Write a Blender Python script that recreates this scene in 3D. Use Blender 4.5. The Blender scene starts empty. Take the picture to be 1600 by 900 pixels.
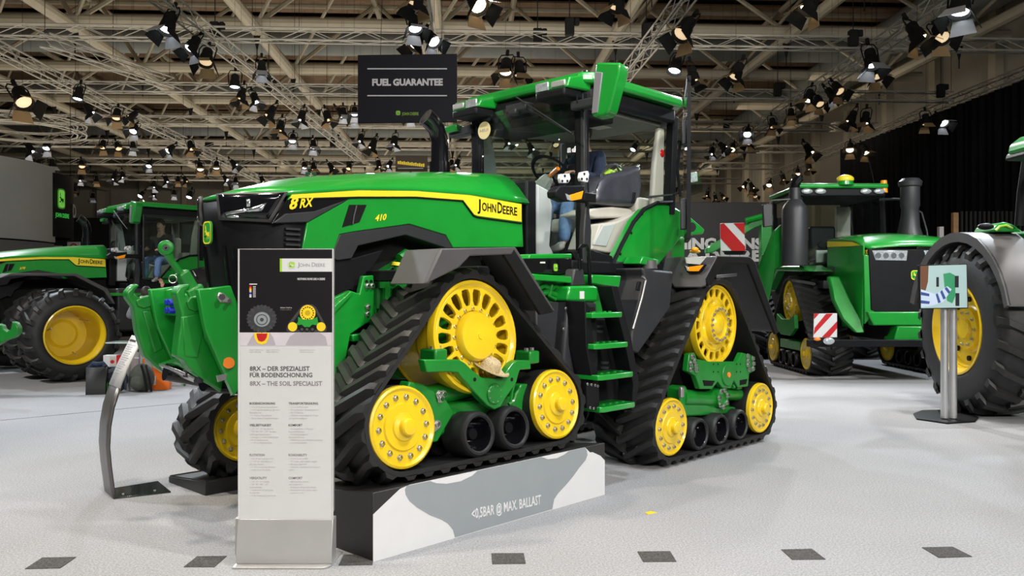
import bpy, bmesh, math, random
from mathutils import Vector, Matrix
random.seed(7)
SC = bpy.context.scene
COL = SC.collection
R = math.radians

# ---------------------------------------------------------------- camera
cam_d = bpy.data.cameras.new('camera')
cam = bpy.data.objects.new('camera', cam_d); COL.objects.link(cam)
cam.location = (0, 0, 1.6); cam.rotation_euler = (R(90), 0, 0)
cam_d.sensor_width = 36; cam_d.lens = 1300/1600*36
cam_d.shift_y = 3/1600
cam_d.clip_end = 300
SC.camera = cam

# ---------------------------------------------------------------- world, exposure, lights
w = bpy.data.worlds.new('hall_air'); SC.world = w; w.use_nodes = True
w.node_tree.nodes['Background'].inputs[0].default_value = (0.80, 0.86, 1.0, 1)
w.node_tree.nodes['Background'].inputs[1].default_value = 0.09
vs = SC.view_settings
vs.view_transform = 'Standard'; vs.look = 'None'; vs.gamma = 1; vs.use_curve_mapping = False
vs.exposure = -1.15
HY = R(2.86)                      # the hall's long axis is turned a little to the left of the view
def hall(x, y, z=0):
    return Vector((x*math.cos(HY) - y*math.sin(HY), x*math.sin(HY) + y*math.cos(HY), z))
def lamp(kind, loc, target, power, color=(1,1,1), size=.3, size_y=None, cone=60, blend=.6):
    l = bpy.data.lights.new('stage_or_fill_lamp', kind)
    l.energy = power; l.color = color
    if kind == 'AREA':
        l.shape = 'RECTANGLE'; l.size = size; l.size_y = size_y or size
    else:
        l.shadow_soft_size = size
        if kind == 'SPOT': l.spot_size = R(cone); l.spot_blend = blend
    o = bpy.data.objects.new('stage_or_fill_lamp', l); COL.objects.link(o)
    o.location = loc
    o.rotation_euler = (Vector(target) - Vector(loc)).to_track_quat('-Z', 'Y').to_euler()
    return o
WARM = (1, .90, .76); COOL = (.84, .92, 1.0); NEUT = (1, .97, .93)
# soft boxes of the lighting rig above and behind the standpoint, the spots of the trusses ahead, and a few added fill spots
lamp('AREA', (2.5, -9.0, 8.0), (0, 7, 1), 2300, NEUT, 6, 2.5)
lamp('AREA', (10, -6.5, 8.0), (4, 10, 1), 3000, NEUT, 6, 2.5)
for (x, y, tx, ty, p, c) in [(-6.2, 17, -3, 7, 4200, COOL), (-.9, 19, 1, 8, 4200, COOL), (4.6, 17, 3, 8, 4200, NEUT),
        (9.2, 15, 4, 9, 4200, COOL), (-12, 19, -7, 14, 4200, COOL), (10, 9.5, 6, 13, 3600, NEUT), (-8.5, 8, -4, 9, 3600, COOL),
        (-5, 3.5, -1, 6.5, 3200, WARM), (3.2, 2.5, 1.5, 7, 3600, NEUT), (8, 21, 7, 15, 4200, COOL), (-2.5, 5, -2.5, 5.5, 1800, WARM),
        (1.5, 5.5, 2.5, 6, 1800, COOL), (-4.5, 26, -6, 17, 4200, COOL), (-11, 9, -7.5, 14, 4200, NEUT), (3.5, 28, 2, 20, 4000, NEUT), (4.5, 7.5, 6.8, 15.5, 3400, NEUT), (9.5, 8.5, 7.5, 15, 3000, COOL), (2.5, 19, 6.5, 27.5, 2600, NEUT)]:  # last entries are added to brighten the right tractor and the slogan wall
    lamp('SPOT', (x, y, 7.4), (tx, ty, 0), p*.95, c, .18, cone=74)
# added wash lights without fixtures, brightening the roof and the far and right walls
lamp('AREA', hall(-8, 42, 6.0), hall(-8, 42, 14), 5000, (1, .90, .74), 24, 34)
lamp('AREA', hall(-4, 18, 8.3), hall(-4, 20, 14), 1700, (1, .90, .74), 24, 16)
lamp('AREA', hall(0, 58, 9.5), hall(0, 74, 8.5), 1700, (1, .88, .70), 40, 3)
lamp('AREA', hall(12, 44, 9), hall(21.5, 46, 8.5), 520, (1, .86, .66), 24, 3)

# ---------------------------------------------------------------- materials
MATS = {}
def mat(name, color, rough=.5, metal=0, coat=0, var=.06, scale=6, bump=0, bscale=60, emit=0, spec=.5, ecol=None):
    if name in MATS: return MATS[name]
    m = bpy.data.materials.new(name); m.use_nodes = True
    nt = m.node_tree; b = nt.nodes['Principled BSDF']
    b.inputs['Roughness'].default_value = rough; b.inputs['Metallic'].default_value = metal
    b.inputs['Coat Weight'].default_value = coat; b.inputs['Coat Roughness'].default_value = .06
    b.inputs['Specular IOR Level'].default_value = spec
    tc = nt.nodes.new('ShaderNodeTexCoord')
    if var > 0:
        n = nt.nodes.new('ShaderNodeTexNoise'); n.inputs['Scale'].default_value = scale; n.inputs['Detail'].default_value = 4
        nt.links.new(tc.outputs['Object'], n.inputs['Vector'])
        r = nt.nodes.new('ShaderNodeValToRGB')
        r.color_ramp.elements[0].position = .3; r.color_ramp.elements[1].position = .7
        r.color_ramp.elements[0].color = tuple(c*(1-var) for c in color) + (1,)
        r.color_ramp.elements[1].color = tuple(min(1, c*(1+var)) for c in color) + (1,)
        nt.links.new(n.outputs['Fac'], r.inputs['Fac']); nt.links.new(r.outputs['Color'], b.inputs['Base Color'])
    else:
        b.inputs['Base Color'].default_value = tuple(color) + (1,)
    if bump > 0:
        n2 = nt.nodes.new('ShaderNodeTexNoise'); n2.inputs['Scale'].default_value = bscale
        nt.links.new(tc.outputs['Object'], n2.inputs['Vector'])
        bp = nt.nodes.new('ShaderNodeBump'); bp.inputs['Strength'].default_value = bump; bp.inputs['Distance'].default_value = .01
        nt.links.new(n2.outputs['Fac'], bp.inputs['Height']); nt.links.new(bp.outputs['Normal'], b.inputs['Normal'])
    if emit > 0:
        b.inputs['Emission Color'].default_value = tuple(ecol or color) + (1,); b.inputs['Emission Strength'].default_value = emit
    MATS[name] = m
    return m
GREEN = mat('green_paint', (.006, .275, .026), .32, coat=.7, var=.05)
GREEN_CAST = mat('green_casting', (.005, .20, .018), .42, coat=.35, var=.12, bump=.08)
YELLOW = mat('yellow_paint', (.78, .53, .011), .35, coat=.5, var=.04)
STRIPE = mat('yellow_decal', (.92, .72, .03), .35, coat=.4, var=.02)
RUBBER = mat('black_rubber', (.011, .011, .0115), .55, var=.25, scale=14, bump=.12, bscale=40)
LUGRUB = mat('tread_rubber', (.016, .0155, .0155), .48, var=.25, scale=14, bump=.08, bscale=40)
DARKPL = mat('dark_grey_plastic', (.024, .025, .028), .48, var=.1)
GREYPL = mat('grey_plastic', (.068, .065, .065), .5, var=.08)
BLACKPL = mat('black_plastic', (.008, .008, .0095), .5, var=.15, spec=.16)
GLOSSBL = mat('gloss_black', (.005, .005, .0065), .12, coat=.4, var=.1)
MATTEBL = mat('matte_black', (.007, .007, .007), .75, var=.2, spec=.2)
BOLT = mat('zinc_bolt', (.52, .51, .49), .32, metal=.85, var=.08)
CHROME = mat('bright_steel', (.72, .72, .73), .16, metal=1, var=.04)
ALU = mat('brushed_aluminium', (.60, .60, .61), .34, metal=.85, var=.05)
GREYLAC = mat('grey_lacquer', (.20, .20, .215), .4, var=.04)
SILVER = mat('silver_lacquer', (.47, .46, .45), .35, metal=.35, var=.04)
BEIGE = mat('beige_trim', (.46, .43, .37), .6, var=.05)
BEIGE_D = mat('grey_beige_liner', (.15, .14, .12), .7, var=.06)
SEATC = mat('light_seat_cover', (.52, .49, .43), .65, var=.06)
GREYTRIM = mat('pale_grey_trim', (.42, .45, .44), .55, var=.05)
AMBER = mat('amber_lens', (1, .33, .01), .18, coat=.5, var=.1, scale=50, emit=.25)
ORANGE = mat('orange_reflector', (1, .24, .01), .3, coat=.5, var=.05)
RED = mat('red_lens', (.55, .01, .012), .2, coat=.5)
LENS = mat('clear_lamp_lens', (.62, .66, .70), .12, metal=.5, coat=.5, var=.25, scale=40)
REFLECT = mat('headlamp_reflector', (.75, .78, .82), .14, metal=.9, var=.2, scale=14)
WHITE = mat('white_print', (.66, .66, .66), .5, var=.02)
OFFWHITE = mat('white_lacquer', (.62, .615, .61), .42, var=.02)
GREYPR = mat('grey_print', (.27, .295, .31), .5, var=.02)
DGREYPR = mat('dark_grey_print', (.060, .056, .058), .5, var=.03)
MIDPR = mat('mid_grey_print', (.22, .20, .20), .5, var=.03)
PALEPR = mat('pale_grey_print', (.50, .47, .47), .5, var=.03)
LILACPR = mat('lilac_grey_print', (.49, .44, .46), .5, var=.05)
BLACKPR = mat('black_print', (.009, .0085, .010), .42, var=.05, spec=.25)
REDPR = mat('red_print', (.50, .015, .02), .4, var=.03)
YELPR = mat('yellow_print', (.9, .62, .02), .4, var=.03)
GRNPR = mat('green_print', (.02, .30, .035), .4, var=.03)
LIME = mat('lime_print', (.36, .62, .05), .4, var=.03)
BLUEPL = mat('blue_plastic', (.01, .015, .42), .3, coat=.3)
BLUECAP = mat('bright_blue_cap', (.03, .22, .85), .3, coat=.3)
STRAW = mat('straw', (.56, .44, .25), .8, var=.3, scale=90, bump=.6, bscale=160)
SKIN = mat('skin', (.55, .32, .23), .5, var=.06)
HAIR = mat('dark_hair', (.035, .025, .02), .6, var=.3, scale=50)
JEANS = mat('blue_jeans', (.11, .20, .40), .8, var=.2, scale=30)
NAVY = mat('navy_sweater', (.012, .024, .055), .85, var=.15, scale=30)
BLUECL = mat('blue_shirt', (.04, .13, .42), .8, var=.12, scale=30)
DARKCL = mat('dark_jacket', (.025, .027, .032), .8, var=.15, scale=30)
GREYCL = mat('grey_sweater', (.24, .25, .29), .85, var=.12, scale=30)
SHOE = mat('grey_suede', (.30, .29, .28), .8, var=.1)
LEATHER = mat('grey_leather', (.045, .045, .058), .36, coat=.15, var=.15, scale=12, bump=.35, bscale=9)
PAPERBK = mat('black_paper', (.014, .014, .014), .6, var=.1)
OLIVE = mat('olive_canvas', (.06, .065, .05), .85, var=.15, scale=20, bump=.3)
DKCANV = mat('dark_blue_canvas', (.03, .034, .045), .8, var=.15, bump=.3)
ORPL = mat('orange_plastic_film', (.85, .17, .015), .4, var=.12, scale=9, bump=.3, bscale=14)
CREAM = mat('cream_steel', (.42, .375, .285), .5, var=.06, scale=3)
ROOFPAN = mat('brown_roof_panel', (.21, .135, .080), .8, var=.2, scale=2)
DUCT = mat('grey_duct', (.21, .225, .22), .5, var=.08, scale=2)
TRUSSM = mat('truss_aluminium', (.44, .42, .38), .4, metal=.5, var=.08)
CURTAIN = mat('black_molton', (.008, .008, .009), .95, var=.2, scale=8, spec=.1)
BLACKWALL = mat('black_stand_wall', (.012, .012, .013), .5, var=.06)
BOOTHGREY = mat('grey_stand_wall', (.46, .46, .44), .5, var=.05, scale=1)
WALLPAN = mat('hall_wall_panel', (.30, .275, .23), .7, var=.06, scale=1)
BARNLIT_WARM = mat('barn_door_lit', (.30, .20, .10), .45, var=.1)  # the warm lamp's glow is put into this flap colour
BARNLIT_WHITE = mat('barn_door_lit_white', (.42, .43, .46), .4, var=.1)  # lens light on the flaps, put into a paler colour
LAMPW = mat('white_lamp_glow', (1, 1, 1), .3, var=0, emit=16, ecol=(.92, .96, 1))
LAMPO = mat('warm_lamp_glow', (1, .85, .6), .3, var=0, emit=10, ecol=(1, .78, .5))
LAMPD = mat('dim_lamp_glow', (1, .8, .55), .3, var=0, emit=1.6, ecol=(1, .72, .42))
GLOWGRN = mat('lit_green_logo', (.05, .6, .08), .4, var=0, emit=1.0, ecol=(.08, .8, .12))
WOOD = mat('brown_timber', (.30, .16, .07), .6, var=.2, scale=12)

def glass_mat(name, tint, k=1.0):
    m = bpy.data.materials.new(name); m.use_nodes = True; nt = m.node_tree; nt.nodes.clear()
    out = nt.nodes.new('ShaderNodeOutputMaterial'); mx = nt.nodes.new('ShaderNodeMixShader')
    tr = nt.nodes.new('ShaderNodeBsdfTransparent'); gl = nt.nodes.new('ShaderNodeBsdfGlossy')
    lw = nt.nodes.new('ShaderNodeLayerWeight'); pw = nt.nodes.new('ShaderNodeMath'); pw.operation = 'POWER'; pw.inputs[1].default_value = 4
    nt.links.new(lw.outputs['Facing'], pw.inputs[0]); fr = nt.nodes.new('ShaderNodeMath'); fr.operation = 'ADD'; fr.inputs[1].default_value = .035; nt.links.new(pw.outputs[0], fr.inputs[0])
    tr.inputs[0].default_value = tint + (1,); gl.inputs['Roughness'].default_value = .02
    mul = nt.nodes.new('ShaderNodeMath'); mul.operation = 'MULTIPLY'; mul.inputs[1].default_value = k; mul.use_clamp = True
    nt.links.new(fr.outputs[0], mul.inputs[0]); nt.links.new(mul.outputs[0], mx.inputs[0])
    nt.links.new(tr.outputs[0], mx.inputs[1]); nt.links.new(gl.outputs[0], mx.inputs[2]); nt.links.new(mx.outputs[0], out.inputs[0])
    return m
GLASS = glass_mat('cab_glass', (.90, .95, .92), 1.0)
GLASS_D = glass_mat('tinted_cab_glass', (.82, .88, .85), 1.2)

def carpet_mat(name, base, dark, scale):
    m = bpy.data.materials.new(name); m.use_nodes = True; nt = m.node_tree; b = nt.nodes['Principled BSDF']
    b.inputs['Roughness'].default_value = .95; b.inputs['Specular IOR Level'].default_value = .15
    tc = nt.nodes.new('ShaderNodeTexCoord')
    n = nt.nodes.new('ShaderNodeTexNoise'); n.inputs['Scale'].default_value = scale; n.inputs['Detail'].default_value = 3; n.inputs['Roughness'].default_value = .7
    n3 = nt.nodes.new('ShaderNodeTexNoise'); n3.inputs['Scale'].default_value = 1.1; n3.inputs['Detail'].default_value = 3
    r = nt.nodes.new('ShaderNodeValToRGB'); r.color_ramp.elements[0].position = .33; r.color_ramp.elements[1].position = .66
    r.color_ramp.elements[0].color = dark + (1,); r.color_ramp.elements[1].color = base + (1,)
    mx = nt.nodes.new('ShaderNodeMixRGB'); mx.blend_type = 'MULTIPLY'; mx.inputs[0].default_value = .14
    bp = nt.nodes.new('ShaderNodeBump'); bp.inputs['Strength'].default_value = .5; bp.inputs['Distance'].default_value = .006
    for q in (n, n3): nt.links.new(tc.outputs['Object'], q.inputs['Vector'])
    nt.links.new(n.outputs['Fac'], r.inputs['Fac']); nt.links.new(r.outputs['Color'], mx.inputs[1]); nt.links.new(n3.outputs['Fac'], mx.inputs[2])
    nt.links.new(mx.outputs[0], b.inputs['Base Color']); nt.links.new(n.outputs['Fac'], bp.inputs['Height']); nt.links.new(bp.outputs['Normal'], b.inputs['Normal'])
    return m
CARPET = carpet_mat('light_grey_carpet', (.455, .455, .46), (.24, .24, .25), 80)
CARPET_D = carpet_mat('dark_grey_carpet', (.12, .115, .11), (.045, .043, .042), 90)

# ---------------------------------------------------------------- mesh helpers
def basis(axis):
    a = Vector(axis).normalized()
    u = a.orthogonal().normalized()
    return a, u, a.cross(u)
class MB:
    def __init__(s): s.v = []; s.f = []
    def add(s, vs, fs):
        k = len(s.v); s.v += [tuple(p) for p in vs]; s.f += [tuple(i+k for i in f) for f in fs]; return s
    def box(s, x0, x1, y0, y1, z0, z1, M=None):
        vs = [Vector((x, y, z)) for z in (z0, z1) for x, y in ((x0, y0), (x1, y0), (x1, y1), (x0, y1))]
        if M: vs = [M @ p for p in vs]
        return s.add(vs, [(3,2,1,0), (4,5,6,7), (0,1,5,4), (1,2,6,5), (2,3,7,6), (3,0,4,7)])
    def ext(s, pts, vec):
        n = len(pts); vec = Vector(vec); a = [Vector(p) for p in pts]
        return s.add(a + [p + vec for p in a], [tuple(range(n))[::-1], tuple(range(n, 2*n))] + [(i, (i+1) % n, n+(i+1) % n, n+i) for i in range(n)])
    def lathe(s, prof, c, axis, seg=24, ring=False, caps=False):
        a, u, v = basis(axis); c = Vector(c); vs = []; fs = []
        for r, h in prof:
            for k in range(seg):
                t = 2*math.pi*k/seg
                vs.append(c + a*h + (u*math.cos(t) + v*math.sin(t))*max(r, 1e-4))
        n = len(prof)
        for i in range(n if ring else n-1):
            j = (i+1) % n
            for k in range(seg):
                q = (k+1) % seg
                fs.append((i*seg+k, i*seg+q, j*seg+q, j*seg+k))
        if caps:
            fs.append(tuple(range(seg))[::-1]); fs.append(tuple((n-1)*seg+k for k in range(seg)))
        return s.add(vs, fs)
    def cyl(s, p0, p1, r0, r1=None, seg=12):
        p0 = Vector(p0); p1 = Vector(p1); L = (p1-p0).length
        return s.lathe([(r0, 0), (r0 if r1 is None else r1, L)], p0, p1-p0, seg, caps=True)
    def tube(s, pts, r, seg=8):
        P = [Vector(p) for p in pts]; vs = []; fs = []; n = len(P); up = None
        for i, p in enumerate(P):
            d = (P[min(i+1, n-1)] - P[max(i-1, 0)]).normalized()
            if up is None: up = d.orthogonal().normalized()
            up = (up - d*up.dot(d)).normalized(); q = d.cross(up)
            rr = r[i] if isinstance(r, (list, tuple)) else r
            for k in range(seg):
                t = 2*math.pi*k/seg; vs.append(p + (up*math.cos(t) + q*math.sin(t))*rr)
        for i in range(n-1):
            for k in range(seg):
                m = (k+1) % seg; fs.append((i*seg+k, i*seg+m, (i+1)*seg+m, (i+1)*seg+k))
        fs += [tuple(range(seg))[::-1], tuple((n-1)*seg+k for k in range(seg))]
        return s.add(vs, fs)
    def ball(s, c, r, sc=(1,1,1), seg=14, rings=9):
        vs = []; fs = []; c = Vector(c)
        for i in range(rings+1):
            ph = math.pi*i/rings
            for k in range(seg):
                t = 2*math.pi*k/seg
                vs.append(c + Vector((r*sc[0]*math.sin(ph)*math.cos(t), r*sc[1]*math.sin(ph)*math.sin(t), r*sc[2]*math.cos(ph))))
        for i in range(rings):
            for k in range(seg):
                q = (k+1) % seg; fs.append((i*seg+k, (i+1)*seg+k, (i+1)*seg+q, i*seg+q))
        return s.add(vs, fs)
    def grid(s, rows):
        n = len(rows[0]); vs = [p for r in rows for p in r]
        return s.add(vs, [(i*n+k, i*n+k+1, (i+1)*n+k+1, (i+1)*n+k) for i in range(len(rows)-1) for k in range(n-1)])
    def mesh(s, name, off=(0,0,0), angle=35, merge=True):
        bm = bmesh.new(); o = Vector(off)
        vv = [bm.verts.new(Vector(p) - o) for p in s.v]
        for f in s.f:
            try: bm.faces.new([vv[i] for i in f])
            except ValueError: pass
        if merge: bmesh.ops.remove_doubles(bm, verts=bm.verts, dist=1e-4)
        bmesh.ops.recalc_face_normals(bm, faces=bm.faces)
        me = bpy.data.meshes.new(name); bm.to_mesh(me); bm.free()
        for p in me.polygons: p.use_smooth = True
        me.set_sharp_from_angle(angle=R(angle))
        return me
FRAMES = {}
def off_of(parent):
    while parent is not None:
        if parent.name in FRAMES: return FRAMES[parent.name]
        parent = parent.parent
    return (0, 0, 0)
def link(name, me, m, parent=None, loc=None, rot=None, kind=None):
    o = bpy.data.objects.new(name, me); COL.objects.link(o)
    if me.materials: 
        if me.materials[0] != m:
            o.material_slots[0].link = 'OBJECT'; o.material_slots[0].material = m
    else: me.materials.append(m)
    if parent is not None: o.parent = parent
    if loc is not None: o.location = loc
    if rot is not None: o.rotation_euler = rot
    if kind: o['kind'] = kind
    return o
def part(name, mb, m, parent, bevel=0, seg=2, solid=0, sub=0, angle=35, label=None, kind=None):
    """a mesh object whose vertices are given in the frame of its thing"""
    o = link(name, mb.mesh(name, off_of(parent), angle), m, parent, kind=kind)
    if solid:
        md = o.modifiers.new('thickness', 'SOLIDIFY'); md.thickness = solid; md.offset = 0
    if sub:
        md = o.modifiers.new('smooth', 'SUBSURF'); md.levels = sub; md.render_levels = sub
    if bevel:
        md = o.modifiers.new('edge', 'BEVEL'); md.width = bevel; md.segments = seg; md.limit_method = 'ANGLE'; md.angle_limit = R(40)
    if label: o['label'] = label
    return o
def tag(o, label, cat, group=None):
    o['label'] = label; o['category'] = cat
    if group: o['group'] = group
    return o
def thing(name, label, cat, loc=(0,0,0), rotz=0, frame=None, group=None):
    o = bpy.data.objects.new(name, None); COL.objects.link(o); o.empty_display_size = .2
    o.location = loc; o.rotation_euler = (0, 0, rotz)
    if frame: FRAMES[o.name] = frame
    return tag(o, label, cat, group)
def struct(name, mb, m, parent=None, bevel=0, kind='structure', angle=35):
    o = link(name, mb.mesh(name, (0,0,0), angle), m, parent)
    if parent is None: o['kind'] = kind
    if bevel:
        md = o.modifiers.new('edge', 'BEVEL'); md.width = bevel; md.segments = 2; md.limit_method = 'ANGLE'
    return o
def dup(o, parent=None):
    c = o.copy(); COL.objects.link(c)
    if parent is not None: c.parent = parent
    for k in list(o.children): dup(k, c)
    return c
def text(body, m, parent, org, right, up, height, width=None, bold=0, depth=.0015, name='lettering', align='LEFT', shear=0):
    """lettering standing in a plane; org = left end of the base line in the frame of the thing"""
    cu = bpy.data.curves.new(name, 'FONT'); cu.body = body; cu.extrude = depth/height*.72*.5 if height else 0; cu.offset = bold
    cu.resolution_u = 2; cu.shear = shear
    t = bpy.data.objects.new(name, cu); COL.objects.link(t)
    dg = bpy.context.evaluated_depsgraph_get(); dg.update()
    me = bpy.data.meshes.new_from_object(t.evaluated_get(dg))
    bpy.data.objects.remove(t); bpy.data.curves.remove(cu)
    xs = [v.co.x for v in me.vertices]
    x0, x1 = min(xs), max(xs)
    k = height/.72
    kx = (width/(x1-x0)) if width else k
    rt = Vector(right).normalized(); u = Vector(up).normalized(); nn = rt.cross(u)
    o3 = Vector(org) - Vector(off_of(parent))
    sh = {'LEFT': x0, 'CENTER': (x0+x1)/2, 'RIGHT': x1}[align]
    for v in me.vertices:
        v.co = o3 + rt*((v.co.x - sh)*kx) + u*(v.co.y*k) + nn*(v.co.z*k + depth*.5)
    return link(name, me, m, parent)
def txt_lines(lines, m, parent, org, right, up, height, lead, **kw):
    for i, l in enumerate(lines):
        text(l, m, parent, Vector(org) - Vector(up)*lead*i, right, up, height, **kw)
def rrect(w, h, r, n=5):
    pts = []
    for cx, cy, a0 in ((w/2-r, h/2-r, 0), (-w/2+r, h/2-r, 90), (-w/2+r, -h/2+r, 180), (w/2-r, -h/2+r, 270)):
        for k in range(n+1):
            a = R(a0 + 90*k/n); pts.append((cx + r*math.cos(a), cy + r*math.sin(a)))
    return pts
DEER = [(-.34,.02),(-.30,.10),(-.22,.12),(-.20,.20),(-.30,.34),(-.24,.33),(-.26,.44),(-.20,.42),(-.15,.30),(-.14,.20),(-.10,.13),(-.06,.05),
        (.08,.02),(.24,.03),(.32,-.02),(.36,.06),(.38,-.02),(.34,-.10),(.38,-.22),(.30,-.40),(.25,-.40),(.29,-.24),(.20,-.17),(.10,-.30),(.02,-.42),(-.02,-.41),
        (.06,-.27),(.04,-.16),(-.10,-.15),(-.20,-.22),(-.36,-.20),(-.38,-.25),(-.22,-.28),(-.12,-.24),(-.16,-.10),(-.17,.01),(-.24,.04)]
def emblem(parent, c, right, up, w, h, m_bg, m_fg, name='emblem', depth=.004):
    """shield with a leaping stag"""
    rt = Vector(right).normalized(); u = Vector(up).normalized(); n = rt.cross(u); c = Vector(c)
    a = MB().ext([c + rt*x + u*y for x, y in rrect(w, h, .3*min(w, h))], n*depth)
    o = part(name, a, m_bg, parent)
    b = MB(); k = .09*w
    outer = rrect(w-k*.4, h-k*.4, .28*min(w, h)); inner = rrect(w-2*k, h-2*k, .24*min(w, h))
    N = len(outer); e = n*(depth+.0005)
    b.add([c + rt*x + u*y + e for x, y in outer] + [c + rt*x + u*y + e for x, y in inner], [(i, (i+1) % N, N+(i+1) % N, N+i) for i in range(N)])
    b.ext([c + rt*x*w*.82 + u*y*h*.72 + n*depth for x, y in DEER], n*.001)
    par = parent if (parent.parent is not None) else o
    part('emblem_stag', b, m_fg, par)
    return o
def skin_body(name, joints, bones, parent, m, sub=2):
    """one continuous figure grown from a skeleton: joints {name: (xyz, radius)}, bones [(a, b)], first joint is the root"""
    me = bpy.data.meshes.new(name); names = list(joints); off = Vector(off_of(parent))
    me.from_pydata([Vector(joints[k][0]) - off for k in names], [(names.index(a), names.index(b)) for a, b in bones], [])
    o = bpy.data.objects.new(name, me); COL.objects.link(o); o.parent = parent
    md = o.modifiers.new('skin', 'SKIN'); md.use_smooth_shade = True
    for i, k in enumerate(names):
        r = joints[k][1]; r = r if isinstance(r, tuple) else (r, r)
        me.skin_vertices[0].data[i].radius = r
    me.skin_vertices[0].data[0].use_root = True
    s = o.modifiers.new('smooth', 'SUBSURF'); s.levels = sub; s.render_levels = sub
    me.materials.append(m)
    return o
# ---------------------------------------------------------------- the photograph's lines of sight, used to place real things at their real distance
F_, H_, CX_, CY_ = 1300, 1.6, 800, 453
A_ = R(46); EX, EY = math.cos(A_), math.sin(A_)
def world(s, n, z=0): return Vector((EX*s - EY*n, EY*s + EX*n, z))       # tractor frame: s runs to the rear, n to the far side
def pn(px, py, n):
    r = (px-CX_)/F_; d = n/(EX - EY*r); return Vector((EX*r*d + EY*d, n, H_ - (py-CY_)/F_*d))
def ps(px, py, s):
    r = (px-CX_)/F_; d = s/(EX*r + EY); return Vector((s, EX*d - EY*r*d, H_ - (py-CY_)/F_*d))
def pz(px, py, z):
    d = F_*(H_-z)/(py-CY_); X = (px-CX_)/F_*d; return Vector((X, d, z))
def py_(px, py, d): return Vector(((px-CX_)/F_*d, d, H_ - (py-CY_)/F_*d))
def PN(n, *pts): return [pn(x, y, n) for x, y in pts]
# ================================================================ THE SHOWN TRACTOR
S0, NC = 5.36, 5.36
NS = 4.92                                   # near side of the bonnet
HW = NC - NS
def interp(t, x):
    for (a, b), (c, d) in zip(t, t[1:]):
        if x <= c: return b + (d-b)*max(0, (x-a))/(c-a)
    return t[-1][1]
ZC = [(2.6,2.205),(2.87,2.30),(3.17,2.39),(3.66,2.465),(4.15,2.53),(4.7,2.59),(5.3,2.635)]
ZE = [(2.6,2.175),(2.93,2.238),(3.5,2.315),(3.9,2.345),(4.6,2.368),(5.3,2.348)]
def nose_s(u, z): return 2.625 + .30*abs(u)**2.6 + .12*max(0, 2.15-z)
def hood_z(s, u): return interp(ZE, s) + (interp(ZC, s)-interp(ZE, s))*(1-abs(u)**2.2)
def nose_pt(px, py, out=0):
    lo, hi = NS, 5.75
    f = lambda n: pn(px, py, n)
    g = lambda n: f(n).x - nose_s((n-NC)/HW, f(n).z)
    if g(lo) > 0: return f(lo - out)
    for _ in range(40):
        m = (lo+hi)/2
        if g(m) < 0: lo = m
        else: hi = m
    p = f(lo); k = min(1, max(0, (NC-p.y)/HW)); p.x -= out*(1-.45*k); p.y -= out*.9*k; return p
def mirror(pts): return [Vector((p[0], 2*NC-p[1], p[2])) for p in pts]
def mirror_mb(mb):
    m = MB(); m.v = [(x, 2*NC-y, z) for x, y, z in mb.v]; m.f = [f[::-1] for f in mb.f]; return m
def quadgrid(q, nu, nv, fn):
    """a patch from four picture corners, laid on a curved surface"""
    rows = []
    for j in range(nv+1):
        b = j/nv; r = []
        for i in range(nu+1):
            a = i/nu
            x = (q[0][0]*(1-a)+q[1][0]*a)*(1-b) + (q[3][0]*(1-a)+q[2][0]*a)*b
            y = (q[0][1]*(1-a)+q[1][1]*a)*(1-b) + (q[3][1]*(1-a)+q[2][1]*a)*b
            r.append(fn(x, y))
        rows.append(r)
    return MB().grid(rows)

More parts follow.
